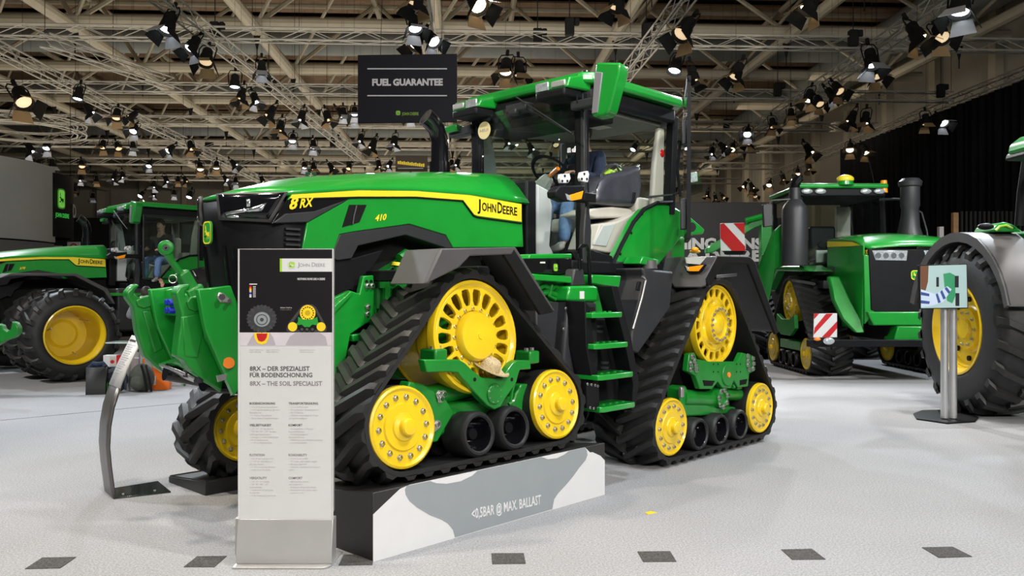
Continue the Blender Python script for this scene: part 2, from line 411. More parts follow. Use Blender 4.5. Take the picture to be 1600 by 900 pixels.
def build_upper(T, power, dz=0, door_open=True):
    """bonnet, cab and what hangs on them"""
    P = lambda name, mb, m, **k: part(name, mb, m, T, **k)
    # ---- bonnet top
    us = [-1,-.9,-.75,-.6,-.4,-.2,0,.2,.4,.6,.75,.9,1]
    rows = []
    for k in range(13):
        t = k/12
        rows.append([Vector((nose_s(u,2.2)*(1-t) + 5.3*t, NC+u*HW, hood_z(nose_s(u,2.2)*(1-t)+5.3*t, u))) for u in us])
    P('bonnet', MB().grid(rows), GREEN, solid=.03, angle=50)
    # ---- nose grille: one curved shell from far flank to near flank
    cols = [(3.2, NS+.03)] + [(None, NC+u*(HW-.03)) for u in us] + [(3.2, 2*NC-NS-.03)]
    rows = []
    for z in (2.19, 2.05, 1.85, 1.6, 1.35, 1.1):
        rows.append([Vector((c[0] if c[0] else nose_s((c[1]-NC)/(HW-.03), z), c[1], z)) for c in cols])
    gr = P('grille', MB().grid(rows), BLACKPL, solid=.03)
    mb = MB()
    for k in range(13):
        u = -.92 + k*.153
        if abs(u) < .16: continue
        mb.tube([(nose_s(u, z)-.02, NC+u*HW, z) for z in (1.93-.10*abs(u), 1.6, 1.2)], .009, 5)
    part('grille_ribs', mb, GLOSSBL, gr)
    mb = MB()
    for k in range(12):
        z = 2.0 - k*.035
        mb.box(2.93, 3.04, NS-.006, NS+.02, z, z+.014)
    part('side_louvres', mb, DARKPL, gr)
    # bezel and lamps
    def lamp_set(mir):
        f = (lambda m: mirror_mb(m)) if mir else (lambda m: m)
        hl = P('headlamp', f(quadgrid([(343,303),(450,300),(424,348),(347,344)], 10, 4, lambda x, y: nose_pt(x, y, .022))), GREYPL, solid=.02)
        part('lamp_glass', f(quadgrid([(347,305),(445,302),(421,343),(351,340)], 10, 4, lambda x, y: nose_pt(x, y, .036))), GLOSSBL, hl, solid=.004)
        for nm, q in (('reflector', [(357,333),(392,326),(392,331),(360,337)]), ('reflector', [(388,328),(418,318),(411,331),(390,332)]),
                      ('led_module', [(388,312),(394,312),(394,324),(389,324)]), ('led_module', [(360,338),(376,337),(378,341),(362,341)])):
            part(nm, f(quadgrid(q, 3, 1, lambda x, y: nose_pt(x, y, .044))), REFLECT, hl, solid=.004)
    lamp_set(False); lamp_set(True)
    emblem(T, (nose_s(0, 1.98)-.035, NC, 1.985), (0,-1,0), (0,0,1), .115, .155, GRNPR, STRIPE, depth=.012)
    # ---- flanks
    flank = PN(NS, (455,304),(560,297.5),(650,298.5),(735,305),(815,319),(818,386),(708,387),(697,367),(640,350),(560,361),(531,366),(520,396),(517,402),(471,402),(473,384),(480,347),(544,311.5),(449,313))
    a = MB().ext(flank, (0,.025,0)); P('side_panel', a, GREEN, bevel=.006); P('side_panel', mirror_mb(a), GREEN, bevel=.006)
    a = MB().ext(PN(NS-.003, (449,312),(544,311),(481,347),(474,349),(425,349),(437,329)), (0,.02,0)); P('black_side_trim', a, GLOSSBL, bevel=.003); P('black_side_trim', mirror_mb(a), GLOSSBL)
    a = MB().ext(PN(NS-.012, (544,311.5),(481,347),(428,348),(446,334),(492,330)), (0,.02,0)); P('trim_ridge', a, DARKPL, bevel=.004)
    a = MB().ext(PN(NS-.004, (456,304),(560,297.5),(650,298.5),(735,305),(815,319),(815,346.5),(745.5,337),(741,335),(724,312.5),(650,307),(560,307),(453,310)), (0,.006,0))
    P('yellow_stripe', a, STRIPE); P('yellow_stripe', mirror_mb(a), STRIPE)
    a = MB().tube(PN(NS-.006, (453,311.5),(560,308.5),(650,308.5),(723,314),(740,337),(746,339.5),(815,349)), .007, 6); P('stripe_border', a, BLACKPL); P('stripe_border', mirror_mb(a), BLACKPL)
    a = MB().ext(PN(NS-.006, (546,320),(573,320),(562,347),(535,355)), (0,.02,0)); P('side_vent', a, MATTEBL)
    P('vent_blade', MB().tube(PN(NS-.012, (557,321),(553,337),(551,350)), .008, 6), DARKPL)
    b0 = pn(746, 328, NS-.004); b1 = pn(809, 337, NS-.004)
    text('J', BLACKPR, T, b0, b1-b0, (0,0,1), .092, width=.036, bold=.022)
    text('OHN', BLACKPR, T, b0 + (b1-b0)*.105, b1-b0, (0,0,1), .070, width=.165, bold=.022)
    text('D', BLACKPR, T, b0 + (b1-b0)*.485, b1-b0, (0,0,1), .092, width=.058, bold=.022)
    text('EERE', BLACKPR, T, b0 + (b1-b0)*.615, b1-b0, (0,0,1), .070, width=.175, bold=.022)
    b0 = pn(452, 327, NS-.014); b1 = pn(489, 322, NS-.014)
    text('8', STRIPE, T, b0, b1-b0, (0,0,1), .078, width=.07, bold=.035, shear=.3); text('RX', STRIPE, T, b0 + (b1-b0)*.42, b1-b0, (0,0,1), .060, width=.115, bold=.03, shear=.3)
    b0 = pn(586, 345.5, NS-.004); b1 = pn(606, 343, NS-.004)
    text(power, STRIPE, T, b0, b1-b0, (0,0,1), .045, width=.105, bold=.03, shear=.3)
    # arch over the engine bay
    arch = PN(NS+.008, (517,402),(531,366),(560,361),(640,350),(697,367),(709,387),(698,388),(634,367),(560,384),(550,404),(528,407))
    a = MB().ext(arch, (0,.32,0)); P('wheel_arch', a, DARKPL, bevel=.006); P('wheel_arch', mirror_mb(a), DARKPL)
    a = MB().ext(PN(NS+.03, (517,402),(550,404),(600,390),(582,420),(568,431),(560,457),(547,453),(518,470)), (0,.1,0)); P('bay_panel', a, BLACKPL, bevel=.008)
    P('engine_bay', MB().box(3.05, 5.35, 5.12, 5.62, 1.05, 2.2), MATTEBL)
    # ---- firewall and cab shell
    P('firewall', MB().box(5.29, 5.42, 4.93, 5.79, 1.80, 2.56), BLACKPL, bevel=.02)
    P('cab_floor', MB().box(5.5, 7.15, 4.60, 6.12, 1.74, 1.86), BLACKPL, bevel=.02)
    SB = 5.72                                             # front corner posts
    nb, nt = 4.70, 4.66
    def post(name, s0, s1, m, w=.10, dpt=.09, n_=nb, zb=1.80, zt=3.34):
        for k in (0, 1):
            g = MB(); n0 = n_ - w*.6
            g.ext([(s0, n0, zb), (s0+dpt, n0, zb), (s1+dpt, n0, zt), (s1, n0, zt)], (0, w, 0))
            P(name, mirror_mb(g) if k else g, m, bevel=.012)
    post('front_pillar', SB, SB-.02, BLACKPL)
    post('rear_pillar', 7.03, 7.10, BLACKPL, w=.09, dpt=.09, n_=4.66, zb=2.35)
    P('pillar_cover', MB().box(5.70, 5.745, 4.622, 4.672, 2.3, 3.28), DARKPL, bevel=.012)
    P('pillar_foot', MB().ext([(5.66,4.60,1.82),(5.76,4.60,1.82),(5.78,4.60,2.12),(5.72,4.60,2.5),(5.67,4.60,2.12)], (0,.06,0)), DARKPL, bevel=.012)
    P('data_plate', MB().box(5.655, 5.66, 4.615, 4.655, 1.80, 1.87), WHITE)
    # windscreen, bulging forward between the posts
    rows = []
    for z, f in ((1.93, 0), (2.3, .03), (2.8, .05), (3.3, .03)):
        rows.append([Vector((SB - .02 - .12*(1-abs(u)**2) + .02 - f*.3, NC+u*(NC-4.72), z)) for u in (-1,-.75,-.5,-.25,0,.25,.5,.75,1)])
    ws = P('windscreen', MB().grid(rows), GLASS, solid=.006)
    P('rear_window', MB().box(7.14, 7.146, 4.72, 6.0, 2.45, 3.22), GLASS)
    P('far_side_window', MB().box(5.84, 7.0, 6.055, 6.061, 1.95, 3.26), GLASS_D)
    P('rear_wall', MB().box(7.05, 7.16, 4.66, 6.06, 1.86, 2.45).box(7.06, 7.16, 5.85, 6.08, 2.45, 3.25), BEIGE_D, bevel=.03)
    P('pale_corner_trim', MB().ext([(5.78,6.02,2.3),(6.10,6.02,2.3),(5.98,6.02,3.0),(5.92,6.02,3.2),(5.78,6.02,3.2)], (0,.03,0)).box(5.86,5.89,6.0,6.02,2.45,2.75), GREYTRIM, bevel=.01)
    P('rear_corner_trim', MB().ext([(6.86,4.70,2.35),(7.06,4.70,2.3),(7.08,4.70,3.22),(6.98,4.70,3.22),(6.90,4.70,2.8)], (0,.06,0)), BEIGE, bevel=.02)
    # roof
    def plan(s0, s1, n0, n1, c, z): return [(s0+c,n0,z),(s1-c,n0,z),(s1,n0+c,z),(s1,n1-c,z),(s1-c,n1,z),(s0+c,n1,z),(s0,n1-c,z),(s0,n0+c,z)]
    P('roof', MB().ext(plan(5.66, 7.26, 4.54, 6.18, .10, 3.42), (0,0,.10)), GREEN, bevel=.03, seg=3)
    P('roof_rail', MB().ext(plan(5.70, 7.22, 4.60, 6.12, .10, 3.26), (0,0,.148)), BLACKPL, bevel=.03)
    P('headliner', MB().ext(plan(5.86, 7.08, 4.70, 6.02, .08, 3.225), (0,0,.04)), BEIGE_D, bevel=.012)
    P('sun_visor', MB().box(5.74, 6.26, 4.72, 6.0, 3.15, 3.235), MATTEBL, bevel=.02)
    P('dome_lamp', MB().box(6.28, 6.42, 5.00, 5.09, 3.212, 3.226).box(6.46, 6.66, 5.04, 5.22, 3.215, 3.226), BEIGE, bevel=.006)
    for k in (0, 1):
        g = MB().ext([(5.46,4.62,3.345),(5.50,4.62,3.44),(5.80,4.62,3.525),(5.80,4.62,3.36)], (0,.38,0)); P('lamp_pod', mirror_mb(g) if k else g, GREEN, bevel=.018)
        g = MB().box(5.45, 5.70, 4.64, 4.98, 3.27, 3.35); P('pod_base', mirror_mb(g) if k else g, BLACKPL, bevel=.02)
        g = MB().box(5.452, 5.475, 4.83, 4.98, 3.348, 3.424); lp = P('work_lamp', mirror_mb(g) if k else g, LENS, bevel=.008)
        g = MB().box(5.455, 5.48, 4.64, 4.80, 3.36, 3.415); P('grey_work_lamp', mirror_mb(g) if k else g, SILVER, bevel=.01)
    P('wiper_motor', MB().box(5.56, 5.70, 5.20, 5.46, 3.25, 3.33).box(5.53, 5.62, 5.30, 5.40, 3.22, 3.28), DARKPL, bevel=.015)
    P('wiper', MB().tube([ps(807,152,5.50), ps(850,180,5.50), ps(893,208,5.52)], .008, 6).tube([ps(826,170,5.52), ps(893,209,5.53)], .006, 5), DARKPL)
    P('roof_beacon_mount', MB().cyl((5.85,4.72,3.53),(5.85,4.72,3.57),.05,.035), CHROME)
    # mirrors
    g = MB().ext([ps(931,97,5.46), ps(969,97,5.46), ps(968,112,5.46), ps(952,172,5.46), ps(944,180,5.46), ps(926,183,5.46), ps(924,178,5.46)], (.16,.03,0))
    mr = P('door_mirror', g, GREEN, bevel=.02, seg=3)
    P('far_mirror', MB().ext([ps(694,198,5.62), ps(713,193,5.62), ps(714,204,5.62), ps(697,208,5.62)], (.12,.02,0)), GREEN, bevel=.012)
    g = MB().ext([ps(929,112,5.45), ps(941,113,5.45), ps(933,176,5.45), ps(924,178,5.45)], (.03,0,0)); part('grey_mirror_edge', g, GREYLAC, mr, bevel=.006)
    g = MB().box(5.55, 5.63, 4.30, 4.66, 3.16, 3.24); P('mirror_arm', g, DARKPL, bevel=.015)
    P('mirror_arm', MB().ext([ps(700,207,5.66), ps(735,193,5.66), ps(735,208,5.66), ps(701,216,5.66)], (.10,0,0)), DARKPL, bevel=.012)
    P('mirror_cable', MB().tube([(5.6,4.62,3.3),(5.55,4.58,3.22),(5.6,4.55,3.14),(5.68,4.6,3.2)], .008, 6), BLACKPL)
    # exhaust and its shroud on the far side
    P('exhaust_stack', MB().tube([(5.24,6.02,2.1),(5.24,6.02,2.9),(5.235,6.015,3.02),(5.20,6.02,3.13),(5.13,6.03,3.2),(5.08,6.04,3.23)], [.085,.085,.083,.082,.085,.088], 16)
      .cyl((5.24,6.02,2.5),(5.24,6.02,2.82),.10,.10,16), GLOSSBL)
    P('exhaust_mouth', MB().lathe([(.088,0),(.070,.0),(.068,-.06),(.001,-.06)], (5.079,6.04,3.231), (-.82,.16,.5), 16), MATTEBL)
    # lower front corner lamps
    lb = P('turn_signal', MB().ext([pn(868,298,4.40), pn(876,290,4.40), pn(914,289,4.40), pn(915,313,4.40), pn(884,315,4.40), pn(869,308,4.40)], (0,.10,0)), BLACKPL, bevel=.012)
    part('amber_lens', MB().ext(PN(4.392, (890,305),(912,298),(909,311),(893,314)), (0,.02,0)), AMBER, lb, bevel=.004)
    part('clear_lens', MB().ext(PN(4.392, (884,302),(890,305),(893,314),(887,312)), (0,.02,0)), LENS, lb, bevel=.004)
    for q in ([(876,272),(890,271),(892,279),(888,286),(877,286),(875,279)], [(908,269),(919,267),(921,272),(919,285),(908,283),(906,278)]):
        wl = P('white_marker', MB().ext(PN(4.42, *q), (0,.03,0)), WHITE, bevel=.004)
        cx = sum(p[0] for p in q)/6; cy = sum(p[1] for p in q)/6
        for dx, dy in ((0,-4), (-4,4), (4,4)): part('marker_dot', MB().cyl(pn(cx+dx, cy+dy, 4.415), pn(cx+dx, cy+dy, 4.415)+Vector((0,.01,0)), .011, seg=8), BLACKPR, wl)
    P('signal_bracket', MB().box(5.45, 5.72, 4.50, 4.62, 2.36, 2.44), BLACKPL, bevel=.01)
    # interior
    P('dashboard', MB().ext([(5.45,4.95,1.90),(5.70,4.95,1.90),(5.62,4.95,2.0),(5.66,4.95,2.36),(5.60,4.95,2.50),(5.45,4.95,2.54)], (0,.82,0)), GREYTRIM, bevel=.02)
    P('steering_column', MB().tube([(5.72,5.36,2.3),(5.95,5.36,2.58),(6.05,5.36,2.68)], [.10,.085,.06], 10), GREYTRIM)
    st = P('steering_wheel', MB().lathe([(.205,-.016),(.225,0),(.205,.016),(.185,0)], (6.10,5.36,2.74), (.7,0,.72), 28, ring=True), BLACKPL)
    part('spoke', MB().tube([(6.08,5.36,2.73),(6.1,5.56,2.74)], .014, 6).tube([(6.08,5.36,2.73),(6.1,5.17,2.74)], .014, 6).tube([(6.08,5.36,2.73),(6.22,5.36,2.61)], .014, 6), BLACKPL, st)
    part('orange_lever', MB().tube([(6.02,5.30,2.70),(5.97,5.16,2.75)], .022, 8), ORANGE, st)
    P('operator_seat', MB().box(6.35, 6.85, 5.22, 5.62, 2.18, 2.32).box(6.78, 6.92, 5.22, 5.62, 2.28, 2.86), SEATC, bevel=.05, seg=3)
    P('seat_base', MB().box(6.42, 6.8, 5.28, 5.55, 1.86, 2.18), BLACKPL, bevel=.02)
    P('instructor_seat', MB().ext(PN(4.86, (917,332),(925,326),(958,323),(985,326),(992,334),(985,340),(930,341),(918,338)), (0,.34,0)), SEATC, bevel=.02, seg=3)
    P('side_console', MB().ext(PN(4.78, (924,390),(938,350),(965,346),(985,336),(1003,328),(985,352),(970,385),(957,397)), (0,.3,0)), BEIGE, bevel=.015)
    P('console_flap', MB().ext(PN(4.772, (927,383),(942,352),(963,349),(948,386)), (0,.02,0)), GREYTRIM, bevel=.01)
    P('armrest_box', MB().box(6.74, 6.98, 4.80, 5.0, 2.36, 2.52), BEIGE, bevel=.03, seg=3)
    P('monitor', MB().box(6.1, 6.14, 4.98, 5.16, 2.6, 2.8), BLACKPL, bevel=.01)
    return ws

def cab_low(T):
    """door sill, step rail and mudguard flank of the cab on the near side"""
    P = lambda name, mb, m, **k: part(name, mb, m, T, **k)
    P('door_sill', MB().ext(PN(4.62, (893,392),(926,390),(957,400),(960,412),(925,414),(900,407)), (0,.08,0)), BLACKPL, bevel=.01)
    mg = P('cab_mudguard', MB().ext(PN(4.62, (955,415),(992,344),(1008,326),(1028,318),(1050,321),(1075,335),(1102,358),(1100,366),(1066,370),(1027,418),(984,416)), (0,.10,0)), GREEN, bevel=.02, seg=3)
    part('door_seal', MB().tube(PN(4.615, (957,413),(972,381),(990,347),(1006,327),(1027,317),(1050,316)), .020, 8), BLACKPL, mg)
    for x, y in ((970,397),(987,364),(1004,334)): part('plug', MB().cyl(pn(x,y,4.612), pn(x,y,4.612)+Vector((0,.01,0)), .013, seg=8), BLACKPL, mg)
# ================================================================ TRACK UNITS
def hull_path(circ, step=.05):
    """belt line around circles (x, z, r) given counter-clockwise; returns points (x, z, nx, nz, tx, tz, length)"""
    n = len(circ); tang = []
    for i in range(n):
        ax, az, ar = circ[i]; bx, bz, br = circ[(i+1) % n]
        dx, dz = bx-ax, bz-az; L = math.hypot(dx, dz); ux, uz = dx/L, dz/L; c = (ar-br)/L; s = math.sqrt(1-c*c)
        tang.append((c*ux + s*uz, c*uz - s*ux))
    pts = []
    for i in range(n):
        cx, cz, r = circ[i]; a0 = math.atan2(tang[i-1][1], tang[i-1][0]); a1 = math.atan2(tang[i][1], tang[i][0])
        while a1 < a0: a1 += 2*math.pi
        k = max(3, int((a1-a0)*r/step))
        for j in range(k+1):
            a = a0 + (a1-a0)*j/k; pts.append((cx + r*math.cos(a), cz + r*math.sin(a), math.cos(a), math.sin(a)))
        bx, bz, br = circ[(i+1) % n]; nx, nz = tang[i]
        p0 = (cx + r*nx, cz + r*nz); p1 = (bx + br*nx, bz + br*nz); k = max(2, int(math.dist(p0, p1)/step))
        for j in range(1, k): t = j/k; pts.append((p0[0]+(p1[0]-p0[0])*t, p0[1]+(p1[1]-p0[1])*t, nx, nz))
    out = []; L = 0
    for i, p in enumerate(pts):
        out.append(p + (-p[3], p[2], L)); q = pts[(i+1) % len(pts)]; L += math.dist(p[:2], q[:2])
    return out, L
def at_len(path, L, u):
    u %= L
    for i, p in enumerate(path):
        q = path[(i+1) % len(path)]; l1 = q[6] if i+1 < len(path) else L
        if u <= l1:
            t = (u-p[6])/max(1e-6, l1-p[6]); return [p[k] + (q[k]-p[k])*t for k in range(6)]
def belt_mesh(path, w, th=.032):
    g = MB(); n = len(path)
    prof = [(0,0),(w,0),(w,th),(w*.5,th*1.25),(0,th)]
    for p in path:
        for y, h in prof: g.v.append((p[0]+p[2]*h, y, p[1]+p[3]*h))
    m = len(prof)
    for i in range(n):
        j = (i+1) % n
        for k in range(m): q = (k+1) % m; g.f.append((i*m+k, i*m+q, j*m+q, j*m+k))
    return g
def lug_mb(w, sgn, h=.046):
    """one bar of the chevron tread; along y from the belt edge past the middle, leaning forward to the middle"""
    g = MB(); L = .54*w; lean = -.17
    a = []
    for y, x, hh in ((0, 0, h*.55), (.05, -.012, h), (L-.03, lean, h), (L, lean-.008, h*.75)):
        yy = y if sgn > 0 else w-y
        a.append([(x-.050, yy, -.004), (x-.024, yy, hh), (x+.024, yy, hh), (x+.050, yy, -.004)])
    g.v = [p for r in a for p in r]
    for i in range(3):
        for k in range(4): q = (k+1) % 4; g.f.append((i*4+k, i*4+q, i*4+4+q, i*4+4+k))
    g.f += [(0,1,2,3), (12,13,14,15)]
    return g
LUGS = {}
def put_belt(root, path, L, w, loc, rotx, pitch, joined=False, name='track_belt', flip=False):
    o = link(name, belt_mesh(path, w).mesh(name, angle=50), RUBBER, root, loc, (rotx, 0, 0))
    n = round(L/pitch); pt = L/n; key = round(w, 3)
    if key not in LUGS: LUGS[key] = [lug_mb(w, sg).mesh('tread_lug', angle=25) for sg in (1, -1)]
    big = MB()
    for row in (0, 1):
        for k in range(n):
            x, z, nx, nz, tx, tz = at_len(path, L, (k + .5*row)*pt)
            M = Matrix(((-tx,0,nx,x+nx*.032),(0,1,0,0),(-tz,0,nz,z+nz*.032),(0,0,0,1)))
            # chevron mesh: x along travel, y across, z outward
            me = LUGS[key][row]
            if joined:
                src = lug_mb(w, (1,-1)[row]); big.add([M @ Vector(v) for v in src.v], src.f)
            else:
                c = bpy.data.objects.new('tread_lug', me); COL.objects.link(c)
                if not me.materials: me.materials.append(LUGRUB)
                c.parent = o; c.matrix_local = M
    if joined:
        link('tread_lugs', big.mesh('tread_lugs', angle=25, merge=False), LUGRUB, o, kind='stuff')
    return o
def ring_windows(r_in, r_out, w_in, w_out, n, fill=.62, ph=0):
    """a wheel disc with a ring of round-cornered openings (in the x-z plane)"""
    g = MB(); W = 2*math.pi/n
    for k in range(n):
        c0 = ph + k*W
        hole = []; outer = []
        hw = W*fill/2; hr = (w_out-w_in)/2; rm = (w_in+w_out)/2
        for a, b in ((1,.45),(.75,.95),(0,1),(-.75,.95),(-1,.45),(-1,-.45),(-.7,-.95),(0,-1),(.7,-.95),(1,-.45)):
            hole.append((c0 + a*hw, rm + b*hr))
            oa = W/2*max(-1, min(1, a*(1 if abs(a) == 1 else .75/.75*abs(a))))
            outer.append((c0 + (W/2*(1 if a > 0 else -1) if abs(a) == 1 else W/2*a*.9), (rm + b*hr) if abs(a) == 1 else (r_out if b > 0 else r_in)))
        # corners of the sector
        rim = []
        for i in range(10): rim.append(outer[i])
        base = len(g.v)
        for t, r in hole + rim: g.v.append((r*math.cos(t), 0, r*math.sin(t)))
        for i in range(10):
            j = (i+1) % 10; g.f.append((base+i, base+j, base+10+j, base+10+i))
        # fill the four sector corners
        for (i, j, cc) in ((0,1,(c0+W/2, r_out)), (3,4,(c0-W/2, r_out)), (5,6,(c0-W/2, r_in)), (8,9,(c0+W/2, r_in))):
            q = len(g.v); t, r = cc; g.v.append((r*math.cos(t), 0, r*math.sin(t))); g.f.append((base+10+i, base+10+j, q))
    return g
BOLTME = {}
def bolt_mesh(r=.014, h=.016):
    k = (r, h)
    if k not in BOLTME:
        g = MB().lathe([(r*1.35, 0), (r*1.35, h*.2), (r, h*.25), (r, h*.9), (r*.8, h)], (0,0,0), (0,-1,0), 6)
        BOLTME[k] = g.mesh('bolt', angle=30); BOLTME[k].materials.append(BOLT)
    return BOLTME[k]
def bolts(parent, n, rad, y, r=.014, h=.016, c=(0,0), ph=0, back=None):
    for k in range(n):
        a = ph + 2*math.pi*k/n
        o = bpy.data.objects.new('bolt', bolt_mesh(r, h)); COL.objects.link(o); o.parent = parent
        o.location = (c[0] + rad*math.cos(a), y, c[1] + rad*math.sin(a))
        if back: o.rotation_euler = (0, 0, math.pi)
def bolt_at(parent, p, r=.014, h=.016, off=None):
    o = bpy.data.objects.new('bolt', bolt_mesh(r, h)); COL.objects.link(o); o.parent = parent
    o.location = Vector(p) - Vector(off or off_of(parent))
YW, YD = (0,-1,0), (0,0,0)
IDM = {}
def idler_meshes(r):
    if r not in IDM:
        disc = [(.001,.03),(r*.12,.03),(r*.55,.028),(r*.58,.016),(r*.86,.016),(r*.93,.030),(r*.985,.022),(r,.0),(r,-.03),(r*.8,-.03)]
        cap = [(.001,.098),(.030,.098),(.048,.093),(.055,.082),(.055,.050),(.085,.040),(.092,.03),(.092,.012)]
        rub = [(r*.8,-.01),(r*1.01,-.012),(r*1.02,-.035),(r*1.02,-.165),(r*.99,-.18),(r*.7,-.18)]
        IDM[r] = [MB().lathe(q, YD, YW, 40).mesh(nm, angle=30) for nm, q in (('idler_wheel', disc), ('wheel_cap', cap), ('rubber_tread', rub))]
    return IDM[r]
def idler(root, loc, rot, r, detail=True, both=True):
    d, c, t = idler_meshes(r)
    o = link('idler_wheel', d, YELLOW, root, loc, rot)
    link('wheel_cap', c, YELLOW, o); link('rubber_tread', t, RUBBER, o)
    if detail: bolts(o, 14, r*.72, -.017, .0155, .017)
    return o
def roller(root, loc, rot, r):
    if 'roller' not in IDM:
        rub = [(r*.74,.0),(r*.80,.012),(r*.9,.010),(r*.96,-.004),(r,-.02),(r,-.20),(r*.93,-.22),(r*.6,-.22)]
        rim = [(r*.80,.010),(r*.76,.004),(r*.73,-.012),(r*.70,-.10),(r*.55,-.13),(r*.3,-.13),(r*.3,-.07),(r*.24,-.055),(.001,-.055)]
        IDM['roller'] = [MB().lathe(q, YD, YW, 32).mesh(nm, angle=40) for nm, q in (('road_wheel', rub), ('wheel_dish', rim))]
    a, b = IDM['roller']
    o = link('road_wheel', a, RUBBER, root, loc, rot); link('wheel_dish', b, GLOSSBL, o)
    return o
def track_unit(root, sc, edge_n, z0, tilt, width, spr, idl, rol, side, kind, off, detail=True, pitch=.145, joined=False, name='track_belt'):
    """side = 1: outer edge at edge_n facing the viewer (-n); side = -1: outer edge at the far side"""
    rx = -tilt
    ct, st = math.cos(tilt), math.sin(tilt)
    def W(x, y, z):                                 # unit frame -> tractor frame
        return Vector((sc + x, edge_n + side*0 + y*ct + z*st, z0 - y*st + z*ct)) - Vector(off)
    y0 = 0 if side > 0 else -width
    circ = [(idl[0][0], idl[0][1], idl[0][2]+.012), (spr[0], spr[1], spr[2]+.012), (idl[1][0], idl[1][1], idl[1][2]+.012)]
    path, L = hull_path(circ)
    put_belt(root, path, L, width, W(0, y0, 0), rx, pitch, joined, name)
    flip = 0 if side > 0 else math.pi
    rot = (rx if side > 0 else -rx, 0, flip)
    ym = lambda d: d if side > 0 else -d            # distance inwards from the outer edge
    for x, z, r in idl: idler(root, W(x, ym(.035), z), rot, r, detail)
    for x, z, r in idl: idler(root, W(x, ym(width-.06), z), (rx if side < 0 else -rx, 0, math.pi - flip), r, detail)
    for x, z, r in rol: roller(root, W(x, ym(-.03) if kind == 'front' else ym(.0), z), rot, r)
    for x, z, r in rol: roller(root, W(x, ym(width-.04), z), (rx if side < 0 else -rx, 0, math.pi - flip), r)
    # driving wheel: rim, slotted disc, hub
    x, z, r = spr
    dw = link('drive_wheel', MB().lathe(([(r*.88,-.012),(r*.90,-.008),(r*.93,.004),(r-.02,.012),(r,.012),(r+.004,-.005),(r+.004,-.05),(r-.012,-.05),(r-.03,-.20),(r-.05,-.20),(r*.92,-.05),(r*.88,-.04)] if kind == 'front' else [(r-.02,.012),(r,.012),(r+.004,-.005),(r+.004,-.05),(r-.012,-.05),(r-.03,-.20),(r-.05,-.20),(r-.03,-.03)]), YD, YW, 56, ring=True).mesh('drive_wheel'), YELLOW, root, W(x, ym(.03 if kind == 'front' else .06), z), rot)
    disc = link('slotted_disc', (ring_windows(r*.46, r*.90, r*.555, r*.85, 18, .72) if kind == 'front' else ring_windows(r*.58, r*.975, r*.70, r*.90, 18, .74)).mesh('slotted_disc'), YELLOW, dw, (0, .02, 0))
    md = disc.modifiers.new('thickness', 'SOLIDIFY'); md.thickness = .028; md.offset = 0
    md = disc.modifiers.new('edge', 'BEVEL'); md.width = .004; md.segments = 2; md.limit_method = 'ANGLE'
    back = link('slotted_disc', disc.data, YELLOW, dw, (0, width-.14, 0)); md = back.modifiers.new('thickness', 'SOLIDIFY'); md.thickness = .02
    link('rim_drum', MB().lathe([(r-.05,-.18),(r-.05,-width+.14),(r-.065,-width+.14),(r-.065,-.18)], YD, YW, 40, ring=True).mesh('rim_drum'), YELLOW, dw)
    if kind == 'front':
        link('hub_flange', MB().lathe([(.17,-.018),(.206,-.018),(.212,-.024),(.212,-.05),(.17,-.05)], YD, YW, 40, ring=True).mesh('hub_flange'), YELLOW, dw)
        link('final_drive', MB().lathe([(.001,.058),(.022,.058),(.024,.052),(.14,.047),(.158,.043),(.172,.025),(.176,.0),(.178,-.08),(.178,-.2)], YD, YW, 48).mesh('final_drive'), YELLOW, dw)
        bolts(dw, 16, .194, .017, .014, .02)
    else:
        link('hub_flange', MB().lathe([(.001,.06),(.05,.065),(.085,.05),(.10,.03),(.13,.03),(.135,.05),(.175,.05),(.18,.03),(.19,-.02),(r*.62,-.04),(r*.62,-.06)], YD, YW, 48).mesh('hub_flange'), YELLOW, dw)
        link('hub_bell', ring_windows(.17, .255, .20, .245, 5, .35, .6).mesh('hub_bell'), YELLOW, dw, (0, .0, 0)).modifiers.new('thickness', 'SOLIDIFY').thickness = .07
        bolts(dw, 18, .154, -.05, .013, .018)
    return dw
# ---------------------------------------------------------------- build the tractor
T = thing('tracked_tractor', 'large green tractor on four triangular tracks, one raised on a printed plinth', 'tractor',
          world(S0, NC), A_, frame=(S0, NC, 0))
OFF = (S0, NC, 0)
build_upper(T, '410'); cab_low(T)
TILT = R(6.8)
FSPR = (-.05, .895, .392); FID = [(.715,.352,.262), (-.75,.352,.262)]; FROL = [(.20,.235,.155), (-.15,.235,.155)]
RSPR = (0, 1.262, .388); RID = [(.845,.362,.262), (-.845,.362,.262)]; RROL = [(-.385,.24,.152), (0,.24,.152), (.385,.24,.152)]
track_unit(T, 4.03, 4.06, .392, TILT, .61, FSPR, FID, FROL, 1, 'front', OFF)
track_unit(T, 4.03, 6.66, .392-.31, TILT, .61, FSPR, FID, FROL, -1, 'front', OFF)
track_unit(T, 7.25, 4.17, .0, 0, .66, RSPR, RID, RROL, 1, 'rear', OFF)
track_unit(T, 7.25, 6.55, .0, 0, .66, RSPR, RID, RROL, -1, 'rear', OFF)
P = lambda name, mb, m, **k: part(name, mb, m, T, **k)
